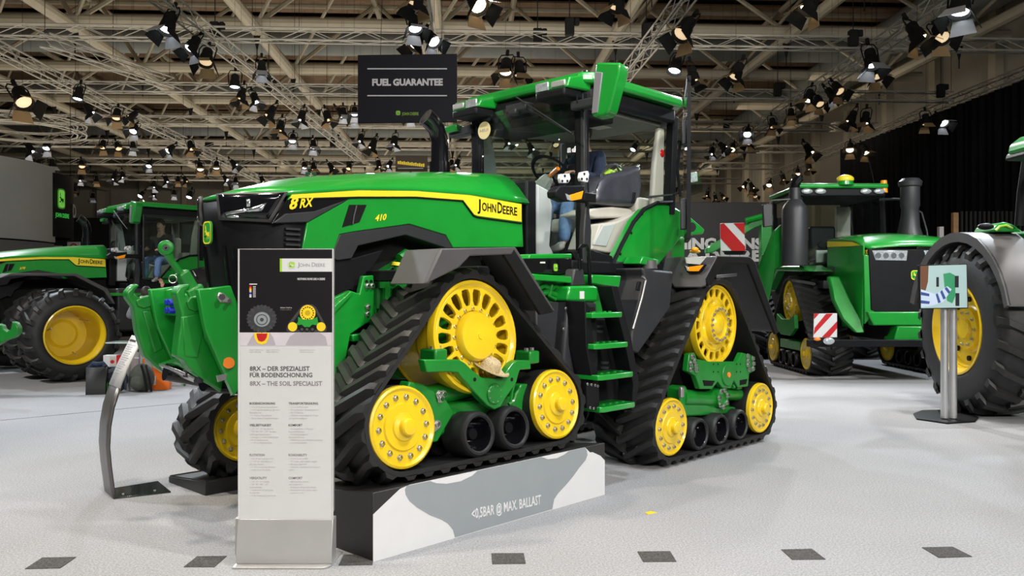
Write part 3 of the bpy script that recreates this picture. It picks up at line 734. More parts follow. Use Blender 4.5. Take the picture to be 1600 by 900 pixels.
# ---- near front track frame
vf = P('track_frame', MB().ext(PN(4.10, (663,562),(718,562),(728,568),(738,578),(753,590),(784,591),(802,567),(809,563),(829,563),(830,577),(813,578),(811,583),(807,598),(789,624),(783,636),(773,640),(762,634),(740,611),(722,590),(716,582),(700,581),(668,582)), (0,.07,0)), GREEN_CAST, bevel=.008)
cv = pn(773,615.5,4.095)
part('bearing_cover', MB().lathe([(.001,.010),(.066,.010),(.072,.004),(.072,-.01)], cv, YW, 28), GREEN_CAST, vf)
for k in range(8): bolt_at(vf, cv + Vector((.058*math.cos(k*.785+.4), -.009, .058*math.sin(k*.785+.4))), .004, .005)
for x, y in ((742,593),(800,593)): part('pin_hole', MB().cyl(pn(x,y,4.098), pn(x,y,4.098)+Vector((0,.01,0)), .014, seg=12), MATTEBL, vf)
for x, y, n in ((676,562,4.24),(822,563,4.24)):
    c = pn(x, y, n); ps_ = P('suspension_post', MB().box(c.x-.055, c.x+.055, n-.09, n+.07, c.z-.02, c.z+.075), GREEN_CAST, bevel=.014)
    for dx in (-.03, .03): part('bolt', MB().cyl((c.x+dx, n-.03, c.z+.07), (c.x+dx, n-.03, c.z+.095), .018, seg=6), BOLT, ps_)
P('idler_arm', MB().ext(PN(4.20, (640,596),(662,601),(678,609),(684,624),(697,624),(711,644),(684,691),(670,692),(640,690),(625,640)), (0,.10,0)), GREEN_CAST, bevel=.012)
b = P('idler_arm', MB().ext(PN(4.22, (800,625),(815,600),(840,600),(866,628),(840,650),(800,650)), (0,.10,0)), GREEN_CAST, bevel=.012)
for x, y in ((686,616),(692,616),(688,623)): bolt_at(vf, pn(x,y,4.19), .022, .02)
sl = P('adjuster_link', MB().ext(PN(4.17, (676,660),(680,656),(689,663),(688,670),(678,677)), (0,.03,0)), BOLT, bevel=.006); bolt_at(sl, pn(683,663,4.165), .024, .02)
P('track_beam', MB().box(3.45, 4.45, 4.24, 4.52, .62, .82).cyl((3.5,4.36,.86),(4.3,4.36,.92),.075,seg=14), GREEN_CAST, bevel=.02)
P('axle_housing', MB().cyl((3.95,4.3,1.27),(3.95,6.4,1.05),.16,.16,18).cyl((3.95,4.9,1.2),(3.95,5.8,1.12),.27,.27,18), GREEN_CAST)
P('fluid_pipe', MB().tube(PN(4.16, (806,577),(805,592),(800,612),(797,632)), .012, 6).tube(PN(4.16,(795,632),(803,626),(806,618)), .014, 6), GREEN_CAST)
# ---- near rear track frame
rf = P('track_frame', MB().ext(PN(4.21, (1077,553),(1085.5,551),(1089,561),(1109,565),(1153,565),(1160,551),(1177,555.5),(1179,580),(1171,584),(1169,604),(1153,605.5),(1147,594),(1142,607),(1129,606),(1122,596),(1113,608),(1094,608),(1087,587),(1074,580)), (0,.06,0)), GREEN_CAST, bevel=.008)
cv = pn(1137,585.5,4.205)
part('bearing_cover', MB().lathe([(.001,.010),(.105,.010),(.11,.004),(.11,-.01)], cv, YW, 28), GREEN_CAST, rf)
part('orange_centre_plug', MB().cyl(cv + Vector((0,-.02,0)), cv, .026, seg=14), ORANGE, rf, label='small orange centre plug')
for q in ([(1098,594),(1117,595),(1113,603),(1100,603)], [(1156,594),(1168,592),(1166,600),(1156,602)]):
    part('frame_opening', MB().ext(PN(4.208, *q), (0,.02,0)), MATTEBL, rf)
for x, y in ((1081,557),(1085,564),(1079,568),(1087,572),(1079,577),(1088,578),(1168,556),(1176,560),(1168,564),(1177,568),(1168,570),(1170,577),(1176,576)): bolt_at(rf, pn(x,y,4.20), .020, .022)
for x, y in ((1115,569),(1122,569),(1115,581),(1122,581),(1151,569),(1157,569),(1151,581),(1157,581)): part('pin_hole', MB().cyl(pn(x,y,4.209), pn(x,y,4.209)+Vector((0,.008,0)), .010, seg=8), MATTEBL, rf)
P('track_beam', MB().ext(PN(4.27, (1063,606),(1072,602),(1080,620),(1112,634),(1150,636),(1152,646),(1064,652)), (0,.16,0)), GREEN_CAST, bevel=.02)
P('suspension_cylinder', MB().cyl(pn(1062,622,4.33), pn(1124,624,4.33), .085, .085, 16).cyl(pn(1120,615,4.33), pn(1165,618,4.33), .06, .06, 14), GREEN_CAST)
c = pn(1125,622,4.26); fl = P('pivot_flange', MB().lathe([(.001,.02),(.06,.02),(.065,.035),(.10,.035),(.105,0),(.105,-.08)], c, YW, 24), GREEN_CAST)
for k in range(7): bolt_at(fl, c + Vector((.085*math.cos(k*.9+.3), -.035, .085*math.sin(k*.9+.3))), .020, .02)
P('hydraulic_block', MB().box(7.72, 7.82, 4.25, 4.38, .58, .72).cyl((7.62,4.26,.62),(7.86,4.26,.66),.03,seg=8), GREEN_CAST, bevel=.008)
c = pn(1064,613,4.22); P('grease_block', MB().box(c.x-.02, c.x+.03, 4.2, 4.24, c.z-.05, c.z+.05), BOLT, bevel=.01)
for s_ in (6.55, 7.95): P('idler_arm', MB().box(s_-.12 if s_ > 7 else s_-.02, s_+.02 if s_ > 7 else s_+.35, 4.42, 4.56, .32, .48), GREEN_CAST, bevel=.02)
P('undercarriage_body', MB().ext([(6.62,4.50,.30),(6.75,4.50,.62),(6.95,4.50,1.12),(7.55,4.50,1.12),(7.75,4.50,.62),(7.88,4.50,.30),(7.6,4.50,.30),(7.25,4.50,.42),(6.9,4.50,.30)], (0,.25,0)), MATTEBL, bevel=.03)
P('axle_housing', MB().cyl((7.25,4.35,1.26),(7.25,6.35,1.26),.17,.17,18), GREEN_CAST)
# ---- mudguards over the tracks
def guard(prof, n0, n1, m, th=.035):
    g = MB(); a = [Vector(p) for p in prof]; c = sum(a, Vector())/len(a)
    ins = []
    for p in a: d = (p-c); d.y = 0; ins.append(p - d.normalized()*th)
    pts = [(p.x, n0, p.z) for p in a] + [(p.x, n0, p.z) for p in reversed(ins)]
    return g.ext(pts, (0, n1-n0, 0))
fp = [pn(665,444,4.05), pn(690,388,4.05), pn(806,386,4.05), pn(868,487,4.05)]
for mir in (0, 1):
    g = guard(fp, 4.05, 4.42, GREYPL); fg = P('front_mudguard', mirror_mb(g) if mir else g, GREYPL, bevel=.012)
    g = MB().ext(PN(4.045, (665,444),(718,418),(735,400),(788,398),(800,398),(806,386),(690,388)), (0,.03,0)); part('mudguard_lip', mirror_mb(g) if mir else g, GREYPL, fg, bevel=.01)
    g = MB().ext(PN(4.05, (788,398),(845,492),(865,488),(803,387)), (0,.03,0)); part('rear_lip', mirror_mb(g) if mir else g, MATTEBL, fg, bevel=.006)
P('mudguard_stay', MB().box(3.6, 3.75, 4.5, 4.95, 1.66, 1.74).box(4.3, 4.42, 4.5, 4.95, 1.70, 1.78), BLACKPL, bevel=.01)
rp = [pn(1108,448,4.12), pn(1103,436,4.12), pn(1120,400,4.12), pn(1172,401,4.12), pn(1180,409,4.12), pn(1218,519,4.12)]
for mir in (0, 1):
    g = guard(rp, 4.12, 4.62, GREYPL); rg = P('rear_mudguard', mirror_mb(g) if mir else g, GREYPL, bevel=.014)
    g = MB().ext(PN(4.115, (1108,448),(1134,411),(1170,413),(1212,523),(1218,519),(1180,409),(1172,401),(1120,400),(1102,436)), (0,.03,0)); part('mudguard_lip', mirror_mb(g) if mir else g, MATTEBL, rg, bevel=.01)
    if not mir: rgn = rg
sf = pn(1103,436,4.12).x - .012
P('mudguard_front', MB().ext([ps(1040,402,sf+.05), ps(1122,400,sf+.10), ps(1103,436,sf), ps(1104,446,sf), ps(1096,450,sf), ps(1054,450,sf), ps(1034,424,sf)], (.06,.05,0)), GREYPL, bevel=.014)
P('grey_face_plate', MB().ext([ps(1070,402,sf+.01), ps(1104,401,sf+.01), ps(1094,414,sf-.02), ps(1072,412,sf-.02)], (.03,.02,0)), SILVER, bevel=.006)
al = P('rear_turn_signal', MB().ext([ps(1068,416,sf-.03), ps(1101,413,sf-.03), ps(1092,426,sf-.03), ps(1073,426,sf-.03)], (.05,0,0)), BLACKPL, bevel=.006)
part('amber_lens', MB().ext([ps(1075,417,sf-.036), ps(1099,414,sf-.036), ps(1091,424,sf-.036), ps(1076,424,sf-.036)], (.02,0,0)), AMBER, al, bevel=.004)
part('clear_lens', MB().ext([ps(1070,415,sf-.036), ps(1075,417,sf-.036), ps(1076,424,sf-.036), ps(1073,423,sf-.036)], (.02,0,0)), LENS, al, bevel=.004)
P('mudguard_handle', MB().tube(PN(4.2, (1118,430),(1150,427)), .012, 6).tube(PN(4.2, (1118,433),(1150,430)), .012, 6), CHROME)
# ---- fuel tank, steps, boxes
tk = P('fuel_tank', MB().ext(PN(4.30, (1008,434),(1004,418),(1024,421),(1053,424),(1048,482),(998,553),(986,548),(988,516)), (0,.45,0)), DARKPL, bevel=.025, seg=3)
part('tank_handle', MB().tube(PN(4.285, (1004,432),(1009,438),(1003,465),(989,514)), .012, 8), BOLT, tk)  # bright zinc stands in for the highlight on a black handle
part('grip_recess', MB().ext(PN(4.292, (998,440),(1003,440),(1000,455),(995,453)), (0,.02,0)), BLACKPL, tk, bevel=.006)
part('filler_neck', MB().cyl(pn(1014,420,4.42), pn(1014,420,4.42)+Vector((0,0,.075)), .078, .066, 18), GREYPL, tk)
P('tank_cover', MB().ext(PN(4.40, (1000,412),(1006,400),(1030,406),(1026,418)), (0,.2,0)), GREEN, bevel=.012)
for i, (x0, x1, y) in enumerate(((925,972,490),(928,981,539),(934,989,588),(937,992,638))):
    a = pn(x0, y, 4.06); b = pn(x1, y, 4.06)
    tr = P('step', MB().ext([(a.x,4.06,a.z+.006),(a.x+.04,4.04,a.z+.006),(b.x-.04,4.04,a.z+.006),(b.x,4.06,a.z+.006),(b.x,4.30,a.z+.006),(a.x,4.30,a.z+.006)], (0,0,-.042)), GREEN, bevel=.006)
    g = MB()
    for k in range(5): g.cyl((a.x+.06+k*(b.x-a.x-.12)/4, 4.14, a.z+.005), (a.x+.06+k*(b.x-a.x-.12)/4, 4.14, a.z+.013), .014, seg=8)
    part('grip_studs', g, GREEN, tr)
P('ladder_cheek', MB().ext(PN(4.14, (956,447),(965,447),(977,490),(986,525),(993,565),(998,592),(998,604),(992,642),(987,642),(990,600),(984,570),(976,530),(966,490)), (0,.16,0)), BLACKPL, bevel=.006)
P('ladder_cheek', MB().ext(PN(4.12, (914,470),(922,480),(926,520),(932,560),(936,600),(937,640),(928,640),(927,600),(916,540)), (0,.20,0)), BLACKPL, bevel=.006)
P('step_plate', MB().ext(PN(4.09, (917,598),(936,602),(934,641),(917,638)), (0,.03,0)), BLACKPL, bevel=.004)
for x, y in ((918,600),(924,601),(930,602),(934,603),(922,637),(928,638)): bolt_at(T, pn(x,y,4.085), .009, .008)
sb = P('step_riser', MB().ext(PN(4.36, (922,500),(975,500),(985,560),(990,640),(935,640)), (0,.06,0)), BLACKPL, bevel=.01)
for x, y in ((930,508),(930,516),(938,565),(938,573)): part('riser_vent', MB().ext(PN(4.352, (x,y),(x+14,y),(x+12,y+4),(x+2,y+4)), (0,.01,0)), DARKPL, sb)
P('step_back', MB().ext(PN(4.44, (925,447),(953,449),(955,490),(924,488)), (0,.04,0)), GREEN, bevel=.006)
P('platform', MB().ext(PN(4.32, (925,429),(971,431),(968,449),(925,443)), (0,.42,0)), GREEN, bevel=.01)
P('platform', MB().ext(PN(4.34, (833,428),(893,432),(895,443),(880,441),(836,438)), (0,.42,0)), GREEN, bevel=.008)
bb = P('battery_box', MB().ext(PN(4.50, (817,404),(894,403),(895,428),(826,428)), (0,.5,0)), GLOSSBL, bevel=.012)
emblem(bb, pn(868,418,4.498), (1,0,0), (0,0,1), .05, .062, LIME, GRNPR, depth=.003)
part('white_mark', MB().ext(PN(4.498, (844,409),(852,409),(852,411.5),(844,411.5)), (0,.004,0)), WHITE, bb)
P('box_lid', MB().ext(PN(4.52, (828,397),(894,396),(894,404),(826,405)), (0,.4,0)), GREEN, bevel=.01)
fb = P('fluid_tank', MB().ext(PN(4.30, (888,470),(933,472),(936,560),(931,640),(900,640),(880,560)), (0,.42,0)), DARKPL, bevel=.025, seg=3)
part('side_recess', MB().ext(PN(4.292, (904,478),(930,480),(931,505),(903,503)), (0,.02,0)), MATTEBL, fb, bevel=.006)
cp = part('blue_filler_cap', MB().cyl(pn(911,490,4.27), pn(911,490,4.27)+Vector((0,.05,0)), .038, .045, 10).box(pn(911,490,4.27).x-.05, pn(911,490,4.27).x+.02, 4.262, 4.28, pn(911,490,4.27).z-.008, pn(911,490,4.27).z+.02), BLUECAP, fb, bevel=.004, label='bright blue filler cap')
part('cap_cord', MB().tube([pn(915,492,4.26), pn(926,492,4.24), pn(928,502,4.24), pn(918,507,4.25), pn(905,503,4.27)], .005, 6), BLACKPL, fb)
P('tank_shoulder', MB().ext(PN(4.30, (890,447),(930,446),(936,450),(934,472),(886,470)), (0,.36,0)), GREEN, bevel=.02)
P('warning_label', MB().ext(PN(4.294, (906,455),(913,455),(913,467),(906,467)), (0,.004,0)), WHITE)
P('post_boot', MB().ext(PN(4.33, (898,420),(912,420),(916,447),(893,447)), (0,.10,0)), DARKPL, bevel=.014)
pb = P('side_shield', MB().ext(PN(4.40, (838,470),(876,472),(884,560),(884,640),(838,560)), (0,.3,0)), DARKPL, bevel=.012)
for x, y in ((884,482),(881,514)): bolt_at(T, pn(x,y,4.29), .01, .008)
P('hose_bundle', MB().tube(PN(4.44, (840,452),(850,446),(860,452),(868,446),(878,452)), .022, 8).tube(PN(4.44, (842,460),(856,456),(872,462)), .025, 8).tube(PN(4.42, (862,445),(858,462),(868,468)), .016, 8), GREEN_CAST)
P('hose_bracket', MB().ext(PN(4.46, (838,464),(878,466),(878,474),(840,474)), (0,.2,0)), GREEN, bevel=.006)
P('grab_rail', MB().tube(PN(4.33, (906,421),(906,388),(909,384),(916,384),(919,388),(921,420),(923,462),(921,492)), .016, 8), GLOSSBL)
# ---- open door, seen almost edge on
h0 = Vector((7.10, 4.50, 0)); h1 = Vector((6.385, 4.01, 0)); dv = (h1-h0).normalized(); nv = Vector((-dv.y, dv.x, 0))*.035
def dr(a, z): return h0 + dv*a + Vector((0,0,z))
L = (h1-h0).length
g = MB()
for q in ([(0,2.35),(.05,2.35),(.05,3.42),(0,3.42)], [(L-.05,2.05),(L,2.05),(L,3.50),(L-.05,3.46)], [(0,3.38),(L,3.44),(L,3.50),(0,3.44)], [(.0,2.35),(.3,2.05),(L,2.05),(L,2.12),(.32,2.12),(.05,2.40)]):
    g.ext([dr(a, z) for a, z in q], nv)
do = P('cab_door', g, BLACKPL, bevel=.008)
part('door_glass', MB().ext([dr(.05,2.4), dr(.32,2.12), dr(L-.05,2.12), dr(L-.05,3.44), dr(.05,3.4)], nv*.2), GLASS, do)
part('door_grip', MB().ext([dr(L-.14,2.14), dr(L-.05,2.14), dr(L-.05,2.42), dr(L-.14,2.42)], -nv*1.6), DARKPL, do, bevel=.01)
part('door_grip', MB().ext([dr(L-.13,2.9), dr(L-.05,2.9), dr(L-.05,3.12), dr(L-.13,3.12)], -nv*1.3), DARKPL, do, bevel=.01)
part('door_handle', MB().tube([dr(L-.16,2.45)-nv*1.5, dr(L-.2,2.7)-nv*2.2, dr(L-.16,2.95)-nv*1.5], .014, 8), BLACKPL, do)
P('gas_strut', MB().tube([pn(1010,308,4.75), pn(1052,304,4.56), pn(1066,300,4.4)], .010, 6), DARKPL)
P('rear_marker_lamp', MB().ext(PN(4.35, (1079,270),(1090,268),(1091,284),(1080,285)), (0,.06,0)), LENS, bevel=.01)
P('rear_quarter_window', MB().ext(PN(4.62, (1077,240),(1082,242),(1098,290),(1097,300),(1078,306)), (0,.02,0)), GLASS_D)
P('handle_socket', MB().cyl(pn(1080,355,4.45), pn(1080,355,4.45)+Vector((.05,.05,0)), .05, .04, 12), BLACKPL)
P('red_lamp', MB().ball(pn(1032,240,4.72), .05, (1,.7,1)), RED)
P('rear_beacon', MB().ball(pn(1086,390,4.40), .035, (1.2,1,.7)), AMBER)
P('beacon_foot', MB().ball(pn(1086,393,4.42), .05, (1.3,1,.4)), YELLOW)
# ---- rear body, belly and loader frame
P('rear_axle_body', MB().box(5.4, 8.1, 5.0, 5.72, .75, 1.74), GREEN_CAST, bevel=.05)
P('belly', MB().box(3.2, 5.6, 5.05, 5.68, .85, 1.45), MATTEBL, bevel=.04)
P('rear_cover', MB().box(7.16, 7.8, 4.9, 5.82, 1.7, 2.2), GREEN, bevel=.06)
fr = P('front_frame', MB().ext(PN(4.84, (470,500),(521,466),(547,454),(562,459),(568,431),(584,430),(587,500),(572,506),(548,522),(541,560),(535,600),(500,660),(430,660),(430,500)), (0,.05,0)), GREEN, bevel=.008)
for x, y in ((573,440),(580,440)): part('pin_hole', MB().cyl(pn(x,y,4.838), pn(x,y,4.838)+Vector((0,.01,0)), .014, seg=10), MATTEBL, fr)
for x, y in ((574,447),(581,447),(575,480),(574,491)): bolt_at(fr, pn(x,y,4.835), .018, .018)
P('frame_rail', MB().ext(PN(4.80, (521,480),(548,455),(553,458),(521,492)), (0,.04,0)), GREEN, bevel=.006)
P('engine_block', MB().ext(PN(4.98, (582,432),(600,422),(625,428),(650,440),(652,470),(640,490),(585,492)), (0,.3,0)), GREEN_CAST, bevel=.015)
P('engine_head', MB().ext(PN(5.0, (600,425),(640,400),(690,392),(700,440),(650,450)), (0,.3,0)), GREEN_CAST, bevel=.015)
g = MB()
for x in (590,603,616,629,642): g.cyl(pn(x,450,4.95), pn(x,482,4.95), .035, .035, 10)
P('injector_rail', g, GREEN_CAST)
P('turbo_pipe', MB().tube(PN(4.96, (625,405),(634,398),(645,402),(652,415)), .045, 10), GREEN_CAST)
fn = P('oil_filler', MB().cyl(pn(621,431,4.93), pn(621,416,4.93), .032, .03, 12), GREEN_CAST)
part('yellow_filler_cap', MB().cyl(pn(621,417,4.93), pn(622,411,4.93), .052, .048, 12), STRIPE, fn, bevel=.004, label='yellow oil filler cap')
P('fuel_hose', MB().tube(PN(4.88, (592,512),(592,490),(596,478),(606,471),(622,472),(640,480)), .013, 8).tube(PN(4.88, (588,510),(587,490),(585,478)), .012, 8), GREEN_CAST)
P('pump_body', MB().ball(pn(612,492,4.95), .10, (1.3,.8,.8)).cyl(pn(585,498,4.92), pn(620,505,4.92), .045, .045, 10), GREEN_CAST)
P('frame_bracket', MB().ext(PN(4.82, (550,523),(578,520),(580,531),(552,534)), (0,.14,0)), GREEN, bevel=.008)
# ---- front linkage
hp = MB().ext(PN(4.98, (309,452),(361,446),(370,470),(379,600),(366,619),(352,588),(322,518),(318,500)), (0,.05,0))
pl = P('linkage_plate', hp, GREEN, bevel=.008); P('linkage_plate', mirror_mb(hp), GREEN, bevel=.008)
kp = part('locking_plate', MB().ext(PN(4.97, (339,463),(343,456),(350,458),(362,468),(361,474),(345,473)), (0,.02,0)), BOLT, pl, bevel=.008)
for x, y, r in ((347,464,.020),(359,470,.013)): part('lock_pin', MB().cyl(pn(x,y,4.93), pn(x,y,4.98), r, r*.9, 12), CHROME, pl)
part('orange_reflector', MB().cyl(pn(357.5,567,4.965), pn(357.5,567,4.985), .036, .036, 20), ORANGE, pl, label='round orange reflector')
part('type_plate', MB().ext(PN(4.972, (339,587),(355,584),(353,593),(341,597)), (0,.012,0)), BOLT, pl)
P('linkage_tie', MB().box(2.72, 2.76, 5.03, 5.69, 1.0, 1.55), GREEN, bevel=.01)
arm = [(274.5,458),(279.6,449),(288,444.5),(297.7,444),(297,450),(291,455),(290,462.5),(298,465.5),(316,462.5),(324,471),(323,481),(316.5,499),(320,529),(333.5,556),(350,587),(347,611),(311,588),(296,575),(288,563),(276,557),(279,529),(284,491)]
far = [(197,457),(204.5,448),(212,443),(219.6,446),(212,453),(210,460),(220,465),(239,460.5),(243,468),(238,479),(240.5,500),(262,550),(272,556),(290,575),(306,590),(270,590),(246,575),(226,556),(214.5,518),(209,480),(199,466)]
la = P('lift_arm', MB().ext(PN(5.10, *arm), (0,.09,0)), GREEN_CAST, bevel=.02, seg=3)
lf = P('lift_arm', MB().ext(PN(5.74, *far), (0,.08,0)), GREEN_CAST, bevel=.02, seg=3)
part('claw_plate', MB().ext(PN(5.085, (292,472),(299,464),(316,463),(323,471),(321,480),(306,487),(296,483)), (0,.02,0)), GREEN_CAST, la, bevel=.006)
part('claw_plate', MB().ext(PN(5.725, (213,470),(221,465),(238,461),(242,469),(237,478),(226,482),(216,478)), (0,.02,0)), GREEN_CAST, lf, bevel=.006)
part('arm_rib', MB().ext(PN(5.09, (284,495),(315,488),(318,520),(310,560),(289,557)), (0,.02,0)), GREEN_CAST, la, bevel=.01)
part('arm_rib', MB().ext(PN(5.73, (222,486),(236,484),(256,545),(242,552)), (0,.02,0)), GREEN_CAST, lf, bevel=.01)
for x, y in ((304,474),(312,472)): part('pin_hole', MB().cyl(pn(x,y,5.095), pn(x,y,5.095)+Vector((0,.01,0)), .010, seg=8), MATTEBL, la)
for x, y in ((225,470),(232,468)): part('pin_hole', MB().cyl(pn(x,y,5.735), pn(x,y,5.735)+Vector((0,.01,0)), .010, seg=8), MATTEBL, lf)
P('cross_beam', MB().ext([pn(250,566,5.74), pn(276,556,5.40), pn(300,572,5.12), pn(346,602,5.12), pn(306,590,5.74)], (.0,.0,-.05)), GREEN, bevel=.01)
sp = P('silver_plate', MB().ext([pn(248,567,5.70), pn(278,577,5.30), pn(312,592,5.12), pn(305,594,5.3), pn(262,577,5.72)], (0,0,-.02)), ALU, bevel=.004)
for x, y, n in ((262,574,5.6),(272,580,5.5),(293,582,5.25),(310,591,5.15)): part('bracket_bolt', MB().box(pn(x,y,n).x-.02, pn(x,y,n).x+.02, n-.03, n+.03, pn(x,y,n).z-.03, pn(x,y,n).z+.02), DARKPL, sp, bevel=.006)
P('lift_cylinder', MB().cyl((2.5,5.2,1.0),(2.95,5.25,.92),.06,.06,14).cyl((2.4,5.55,1.05),(2.95,5.5,.92),.06,.06,14), GLOSSBL)
cb = P('coupler_box', MB().ext([ps(x,y,2.46) for x, y in ((252,453),(276,450),(287,458),(288,494),(251,493))], (.18,0,0)).ext([ps(x,y,2.56) for x, y in ((255,493),(285,493),(292,552),(268,556))], (.08,0,0)), GREEN, bevel=.012)
cpos = ps(270,485,2.45)
for dy in (0, .05):
    for dz in (0, .055): part('blue_coupler', MB().cyl(cpos+Vector((.03,dy,dz)),cpos+Vector((-.03,dy,dz)),.024,.022,10), BLUEPL, cb, bevel=.004, label='blue hydraulic coupler cap')
tl = P('top_link', MB().tube([pn(268,408,5.45), pn(283,428,5.46)], [.022,.024], 10).box(-.04,.04,-.05,.05,-.09,.06, Matrix.Translation(pn(290,437,5.46)) @ Matrix.Rotation(-.55, 4, 'Y')).box(-.06,.06,-.07,.07,-.20,.03, Matrix.Translation(pn(300,455,5.46)) @ Matrix.Rotation(-.45, 4, 'Y')), GREEN_CAST, bevel=.012)
c = pn(259.5,387.5,5.44); part('link_eye', MB().lathe([(.018,.030),(.025,.034),(.045,.026),(.051,.014),(.051,-.014),(.045,-.026),(.025,-.034),(.018,-.030)], c, (-.45,-.9,0), 24, ring=True), GREEN_CAST, tl)
part('link_bush', MB().lathe([(.009,.036),(.018,.036),(.018,-.035),(.009,-.035)], c, (-.45,-.9,0), 18, ring=True), CHROME, tl)
part('link_shank', MB().tube([c + Vector((.012,0,-.035)), pn(268,408,5.45), pn(284,430,5.46)], [.032,.022,.022], 10), GREEN_CAST, tl)
part('pull_ring', MB().lathe([(.026,-.003),(.029,0),(.026,.003),(.023,0)], pn(270,436,5.36), (-.7,-.7,0), 20, ring=True), BOLT, tl)
# ---- warning board at the rear
wb = P('warning_board', MB().ext([ps(1125,349,8.42), ps(1163,348,8.42), ps(1164,392,8.42), ps(1126,392,8.42)], (.015,.01,0)), WHITE, bevel=.003)
for q in ([(1125.2,350),(1131,349),(1164,385),(1164,392),(1144,392),(1125.8,372)], [(1146,348.7),(1163,348.2),(1163.5,367)]):
    part('red_stripe', MB().ext([ps(x,y,8.416) for x, y in q], (.003,0,0)), REDPR, wb)
part('board_foot', MB().ext([ps(1128,392,8.43), ps(1164,392,8.43), ps(1160,398,8.43), ps(1134,398,8.43)], (.05,0,0)), BLACKPL, wb)
st = None
# NEU! sticker on the windscreen
c = ps(757.5, 204, 5.615); ax = Vector((-1, 0, 0)); r1 = .085
sk = P('round_sticker', MB().lathe([(.001,.004),(r1,.004),(r1,0)], c + Vector((-.006,0,0)), (-1,0,0), 28), mat('pale_yellow_print', (.80,.68,.36), .5, var=.02))
text('NEU!', GREYPR, sk, c + Vector((-.0105,.056,-.014)), (0,-1,0), (0,0,1), .030, width=.112, bold=-.005)
# ================================================================ TYRES
def tyre(root, name, loc, rot, Rt, rr, w, n, off=None, lug=None, rim=None, deep=.25, disc=True):
    """rubber tyre with chevron bars, yellow rim; axis along local y, outer face towards -y at loc"""
    o = link(name, MB().lathe([(rr,.0),(rr+.02,-.02),(rr+.06,-.035),(Rt*.80,-.02),(Rt*.90,.02),(Rt*.945,.07),(Rt*.955,w*.5),(Rt*.945,w-.07),(Rt*.90,w-.02),(Rt*.8,w+.02),(rr+.04,w),(rr,w)], YD, (0,1,0), 56, ring=True).mesh(name, angle=50), RUBBER, root, loc, rot)
    h = Rt*.05
    for sg in (0, 1):
        g = MB(); rows = []
        st = [(-.03, .90, .0), (.03, .985, .03), (w*.3, 1.0, .12), (w*.54, 1.0, .20)]
        for y, k, a in st:
            y2 = y if sg == 0 else w-y
            hw = .045*Rt
            rows.append([(a*Rt*.9-hw*1.4, y2, Rt*.93*(k if k < .95 else 1)-.0), (a*Rt*.9-hw*.8, y2, Rt*k), (a*Rt*.9+hw*.8, y2, Rt*k), (a*Rt*.9+hw*1.4, y2, Rt*.93*(k if k < .95 else 1))])
        g.v = [p for r in rows for p in r]
        # wrap the bar on the tyre's curve
        v2 = []
        for x, y, z in g.v:
            a = x/Rt; v2.append((z*math.sin(a), y, z*math.cos(a)))
        g.v = v2
        for i in range(3):
            for k in range(3): g.f.append((i*4+k, i*4+k+1, i*4+5+k, i*4+4+k))
        g.f += [(0,1,2,3), (12,13,14,15)]
        me = g.mesh('tread_lug', angle=30); me.materials.append(LUGRUB)
        for k in range(n):
            c = bpy.data.objects.new('tread_lug', me); COL.objects.link(c); c.parent = o
            c.rotation_euler = (0, 2*math.pi*(k + .5*sg)/n, 0)
    return o
def deep_rim(root, loc, rot, rr, w, depth, hub):
    o = link('wheel_rim', MB().lathe([(rr+.012,-.012),(rr+.012,-.03),(rr-.01,-.035),(rr-.03,.0),(rr-.05,.03),(rr*.86,.10),(rr*.84,depth*.6),(rr*.80,depth),(hub,depth+.01),(hub*.8,depth-.02),(.001,depth-.02)], YD, (0,1,0), 56).mesh('wheel_rim', angle=25), YELLOW, root, loc, rot)
    return o

# ================================================================ THE WHEELED TRACTOR AT THE LEFT
DS, DN, DZ = 1.17, 12.65, -.12
T2 = thing('wheeled_tractor', 'green wheeled tractor with twin front tyres and a lit cab, at the left', 'tractor', world(S0+DS, NC+DN, 0), A_, frame=(S0, NC, -DZ))
build_upper(T2, '370'); cab_low(T2)
P2 = lambda name, mb, m, **k: part(name, mb, m, T2, **k)
Q2 = lambda x, y, z: Vector((x-S0, y-NC, z+DZ))
for n_out, nm in ((2.84, 'front_tyre'), (3.72, 'front_tyre')):
    ty = tyre(T2, nm, Q2(3.95, n_out, .815-DZ), (0,0,0), .815, .50, .60, 20)
    rm = deep_rim(ty, (0,0,0), None, .50, .6, .62, .26)
    if n_out < 3:
        for a in (40, 160, 280):
            link('clamp_rod', MB().tube([(.36*math.cos(R(a)), .12, .36*math.sin(R(a))), (.34*math.cos(R(a+8)), .44, .34*math.sin(R(a+8)))], .014, 6).mesh('clamp_rod'), BOLT, ty)
for n_out in (6.40, 7.28): link('front_tyre', ty.data, RUBBER, T2, Q2(3.95, n_out, .815-DZ))
rt = tyre(T2, 'rear_tyre', Q2(7.05, 3.7, 1.05-DZ), (0,0,0), 1.05, .60, .70, 20); deep_rim(rt, (0,0,0), None, .60, .7, .3, .3)
P2('axle_housing', MB().cyl((3.95,3.55,.93),(3.95,7.2,.93),.14,.14,14).cyl((7.05,3.9,1.17),(7.05,6.8,1.17),.16,.16,14), GREEN_CAST)
P2('chassis', MB().box(2.7, 8.0, 5.05, 5.68, .75, 1.75), MATTEBL, bevel=.04)
P2('front_mudguard', MB().ext([(3.1,4.1,1.92),(3.3,4.1,2.02),(4.4,4.1,2.03),(4.95,4.1,1.75),(5.1,4.1,1.45),(5.05,4.1,1.45),(4.88,4.1,1.70),(4.36,4.1,1.98),(3.3,4.1,1.97)], (0,.6,0)), GREYPL, bevel=.01)
P2('step_tank', MB().box(5.2, 6.1, 4.3, 4.9, .9, 1.75), DARKPL, bevel=.04)
P2('platform', MB().box(5.0, 5.7, 4.25, 4.9, 1.60, 1.66), GREEN, bevel=.01)
